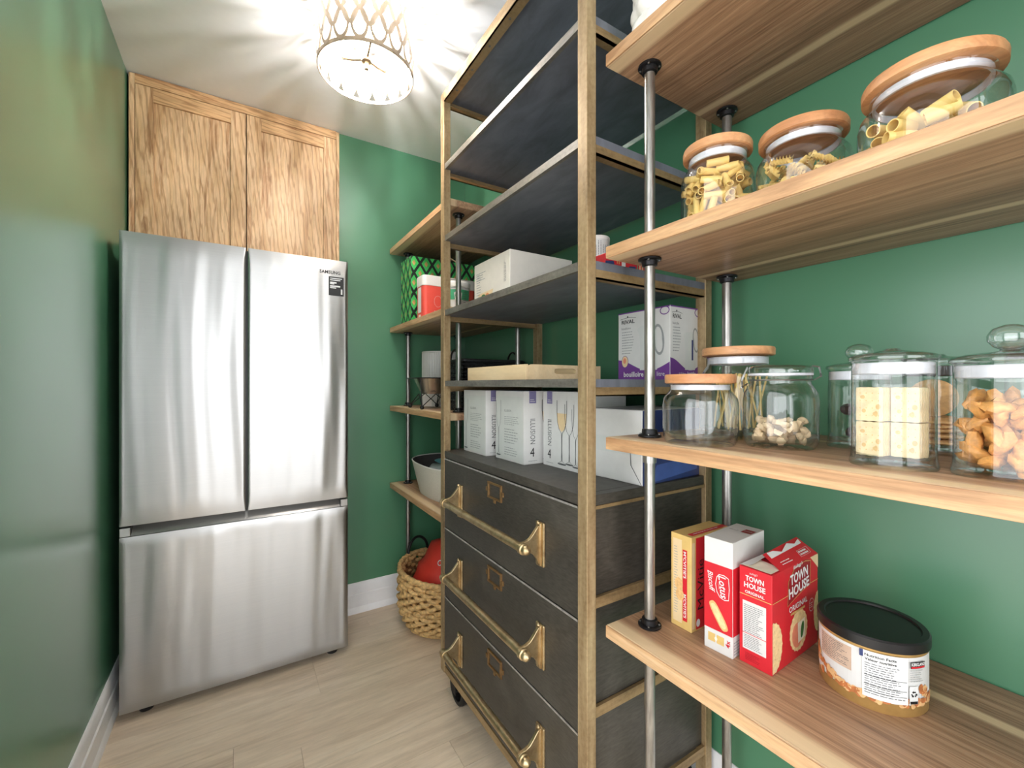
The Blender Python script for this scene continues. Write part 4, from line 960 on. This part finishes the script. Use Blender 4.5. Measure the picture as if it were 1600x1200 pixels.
MB().prism(rr(.145, .054, .021), lambda a, b, z: (a, b, z), .160, .212).build('tin_lid', M['ribbed'], t, smooth=35, bevel=.003)
f = lambda a, b, o=0: (-.143+a, -.052-o, b)
outline(f, ell(.075, .085, .020, .028), .001, M['white_ink'], t, 'line_drawing'); lines(f, .055, .085, .02, .04, 3, M['white_ink'], t, seed=61)
poly(f, [(.090, .12), (.098, .165), (.104, .15), (.104, .08), (.098, .07)], M['black'], t, 'handle_picture')
fx = lambda a, b, o=0: (-.143-o, .045-a, b)
rect(fx, .022, .066, .030, .155, M['white_ink'], t, 'side_label', .0009); rect(fx, .030, .060, .006, .020, M['white_ink'], t, 'side_label', .0009)
t = thing('white_tub', 'white tub with green mug label behind the shelf pipe', 'tub', (.862, 1.868, Z2))
MB().lathe([(.056, 0), (.062, .125)], 36).build('tub_body', M['ribbed'], t, smooth=40); MB().lathe([(.0655, .120), (.0665, .124), (.0665, .142), (.063, .147)], 36).build('tub_lid', M['ceramic'], t, smooth=40)
TA = math.atan2(-1.868, -.862); cf = lambda a, b, o=0: ((.0585+b*.045+o)*math.cos(TA+a/.06), (.0585+b*.045+o)*math.sin(TA+a/.06), b)
mb = MB()
for k in range(14):
    a0, a1 = -.07+.01*k, -.07+.01*(k+1); mb.add([cf(a0, .062), cf(a1, .062), cf(a1, .108), cf(a0, .108)], [(0, 1, 2, 3)])
mb.build('green_label', M['mint'], t)
poly(cf, ell(.008, .090, .018, .008), M['white_ink'], t, 'mug_picture', .0008); poly(cf, [(-.010, .090), (.026, .090), (.022, .060), (-.006, .060)], M['white_ink'], t, 'mug_picture', .0007); poly(cf, ell(.008, .090, .013, .005), M['tan'], t, 'coffee_picture', .0012)
lines(cf, .032, .055, .02, .10, 9, M['grey_ink'], t, seed=62, off=.001)
# middle board
t = thing('ribbed_canister', 'large white round canister on the corner shelf behind the bowl stand', 'canister', (.975, 2.345, Z3))
mb = MB(); nn = 96
vs = [((.098+.0012*math.cos(48*2*PI*k/nn))*math.cos(2*PI*k/nn), (.098+.0012*math.cos(48*2*PI*k/nn))*math.sin(2*PI*k/nn), z) for z in (0, .30) for k in range(nn)]
mb.add(vs, [(k, (k+1) % nn, nn+(k+1) % nn, nn+k) for k in range(nn)]+[tuple(range(nn-1, -1, -1))]).build('canister_wall', M['ribbed'], t)
MB().lathe([(.098, .30), (.100, .302), (.098, .309), (.0, .310)], 48).build('canister_lid', M['ribbed'], t, smooth=40)
t = thing('bowl_stand', 'steel bowl held in a dark wire stand with ball feet', 'bowl stand', (.832, 2.110, Z3))
MB().open_lathe([(.0, .075), (.050, .075), (.088, .152), (.090, .154), (.086, .153), (.048, .079), (.0, .079)], 36).build('bowl', M['steel_bowl'], t, smooth=40)
mb = MB(); sq = [(-.095, .095), (-.095, -.095), (.095, -.095), (.095, .095)]
mb.tube([(x, y, .155) for x, y in sq], .0028, 8, True)
ft = [(-.075, .105), (-.080, -.085), (.075, -.085), (.075, .105)]
for k in range(4):
    (x, y), (u, v) = sq[k], ft[k]
    mid = (0 if k in () else (x+sq[(k+1) % 4][0])/2, (y+sq[(k+1) % 4][1])/2)
    mb.tube([(x*.95, y*.95, .155), (u, v, .014)], .0028, 8)
    mb.tube([(u, v, .014), ((u+ft[(k+1) % 4][0])/2*.8, (v+ft[(k+1) % 4][1])/2*.8, .075), (ft[(k+1) % 4][0], ft[(k+1) % 4][1], .014)], .0026, 8)
mb.build('wire_frame', M['wire'], t, smooth=50)
for u, v in ft: MB().lathe([(.0, 0), (.008, .002), (.0105, .010), (.008, .018), (.0, .020)], 16, (u, v, 0)).build('ball_foot', M['wire'], t, smooth=60)
# black woven basket
t = thing('black_basket', 'black woven storage basket with loop handles on the corner shelf', 'basket', (1.012, 1.865, Z3))
hx, hy, hh = .160, .098, .232
BX(-hx+.006, hx-.006, -hy+.006, hy-.006, .001, .010).build('basket_floor', M['black_weave'], t)
wv = MB()
for i in range(13):
    z = .010+i*.0165
    for axis in (0, 1):
        for sg in (-1, 1):
            L = hx if axis == 0 else hy; n_ = 16 if axis == 0 else 10; pts = []
            for k in range(n_*2+1):
                a = -L+2*L*k/(n_*2); off = sg*((hy if axis == 0 else hx)+.003*math.sin(k*PI/2+i*PI)*1.0)
                pts.append((a, off, z+.006) if axis == 0 else (off, a, z+.006))
            wv.tube(pts, .0062, 5)
stuffpart(wv.build('weave', M['black_weave'], t, smooth=60))
st = MB()
for k in range(17):
    a = -hx+2*hx*k/16; [st.box(a-.003, a+.003, sg*hy-.003, sg*hy+.003, .004, hh-.004) for sg in (-1, 1)]
for k in range(11):
    a = -hy+2*hy*k/10; [st.box(sg*hx-.003, sg*hx+.003, a-.003, a+.003, .004, hh-.004) for sg in (-1, 1)]
stuffpart(st.build('stakes', M['black_weave'], t))
MB().tube([(x, y, hh) for x, y in rr(hx+.004, hy+.004, .012)], .008, 8, True).build('rim', M['black_weave'], t, smooth=50)
for sg in (-1, 1): MB().tube([(sg*hx, .045*math.cos(a), hh+.052*math.sin(a)) for a in [PI*k/12 for k in range(13)]], .005, 8).build('loop_handle', M['wire'], t, smooth=50)
# oval linen bin
t = thing('linen_bin', 'oval pale linen bin holding plastic-wrapped packets', 'bin', (.945, 2.085, Z4))
def sel(ax, ay, e=.78, n_=56): return ell(0, 0, ax, ay, 0, n_, e)
def loft(rings):
    n_ = len(rings[0][0]); vs = [(a, b, z) for p, z in rings for a, b in p]
    return MB().add(vs, [(i*n_+k, i*n_+(k+1) % n_, (i+1)*n_+(k+1) % n_, (i+1)*n_+k) for i in range(len(rings)-1) for k in range(n_)])
MBo = loft([(sel(.150, .228), .001), (sel(.172, .262), .100), (sel(.186, .284), .166), (sel(.182, .280), .166)]); MBo.f.append(tuple(range(55, -1, -1)))
MBo.build('bin_wall', M['linen'], t, smooth=50); loft([(sel(.182, .280), .166), (sel(.166, .255), .09), (sel(.146, .222), .010), (sel(.01, .01), .009)]).build('lining', M['bin_in'], t, smooth=50)
MB().tube([(a, b, .1665) for a, b in sel(.184, .282)], .003, 8, True).build('rim', M['ribbed'], t, smooth=50)
def heap(name, m, cx, cy, ax, ay, z0, h, seed, n_=30, p=.5):
    r_ = random.Random(seed); rings = []
    for i in range(9):
        q = 1-i/8; rings.append(([(cx+a*(1+.10*(r_.random()-.5)), cy+b*(1+.10*(r_.random()-.5))) for a, b in sel(ax*q**p+.002, ay*q**p+.002, .8, n_)], z0+h*(1-q)*(.9+.2*r_.random())))
    mb = loft(rings); mb.f += [tuple(range(n_-1, -1, -1)), tuple(8*n_+k for k in range(n_))]; return mb.mesh(name, 70)
o = obj('plastic_packet', heap('plastic_packet', None, 0, 0, .140, .212, 0, .150, 3, 30, .17), M['plastic_bag'], loc=(.945, 2.085, .712)); tag(o, 'crumpled clear plastic packet filling the oval linen bin', 'packet')
o = obj('aqua_packet', heap('aqua_packet', None, 0, 0, .060, .100, 0, .014, 4), M['aqua'], loc=(.935, 2.120, .861)); tag(o, 'aqua blue packet lying on top inside the oval linen bin', 'packet')
# wicker basket with red bag
t = thing('wicker_basket', 'round woven seagrass basket with loop handles on the floor', 'basket', (.940, 2.185, 0))
bh = .285; rb = lambda z: .178+.058*min(1, z/.12)**.6 if z < .12 else .236-.004*(z-.12)/.16
wv = MB(); nr = 14
tilt = lambda a: .022*math.cos(a-2.4)
for i in range(nr):
    z = .012+(bh-.026)*i/(nr-1); pts = []
    for k in range(150):
        a = 2*PI*k/150; q_ = rb(z)+.009*math.sin(19*a+(i % 2)*PI); pts.append((q_*math.cos(a), q_*math.sin(a), z*(1+tilt(a)/bh*z/bh)+.0055*math.sin(19*a+i*2.1)))
    wv.tube(pts, .0112, 7, True)
stuffpart(wv.build('weave', M['wicker'], t, smooth=60))
MB().open_lathe([(.0, .006), (.170, .006), (.186, .04), (.222, .12), (.224, bh-.01)], 40).build('inner_wall', M['wicker_in'], t, smooth=50)
rp = [((.236+.003*math.sin(40*a))*math.cos(a), (.236+.003*math.sin(40*a))*math.sin(a), bh+tilt(a)) for a in [2*PI*k/160 for k in range(160)]]
MB().tube(rp, .012, 8, True).build('rim', M['wicker'], t, smooth=60)
for a0 in (1.9, 1.9+PI):
    MB().tube([(.236*math.cos(a0+.30*math.cos(q)), .236*math.sin(a0+.30*math.cos(q)), bh+tilt(a0)+.085*math.sin(q)) for q in [PI*k/14 for k in range(15)]], .008, 8).build('loop_handle', M['iron'], t, smooth=50)
t = thing('red_bag', 'folded red fabric bag stuffed in the seagrass basket', 'bag', (.955, 2.165, .02))
me = heap('bag_body', None, 0, 0, .192, .192, .15, .27, 9, 14, .36); obj('bag_body', me, M['red_cloth'], t)
bag_fm = lambda a, b, o=0: (-.087+.72*a+.328*b-.607*o, -.091-.69*a+.342*b-.634*o, .333+.88*b+.475*o)
outline(bag_fm, ell(0, 0, .012, .014, 0, 20), .004, M['white_ink'], t, 'printed_letter', .008)
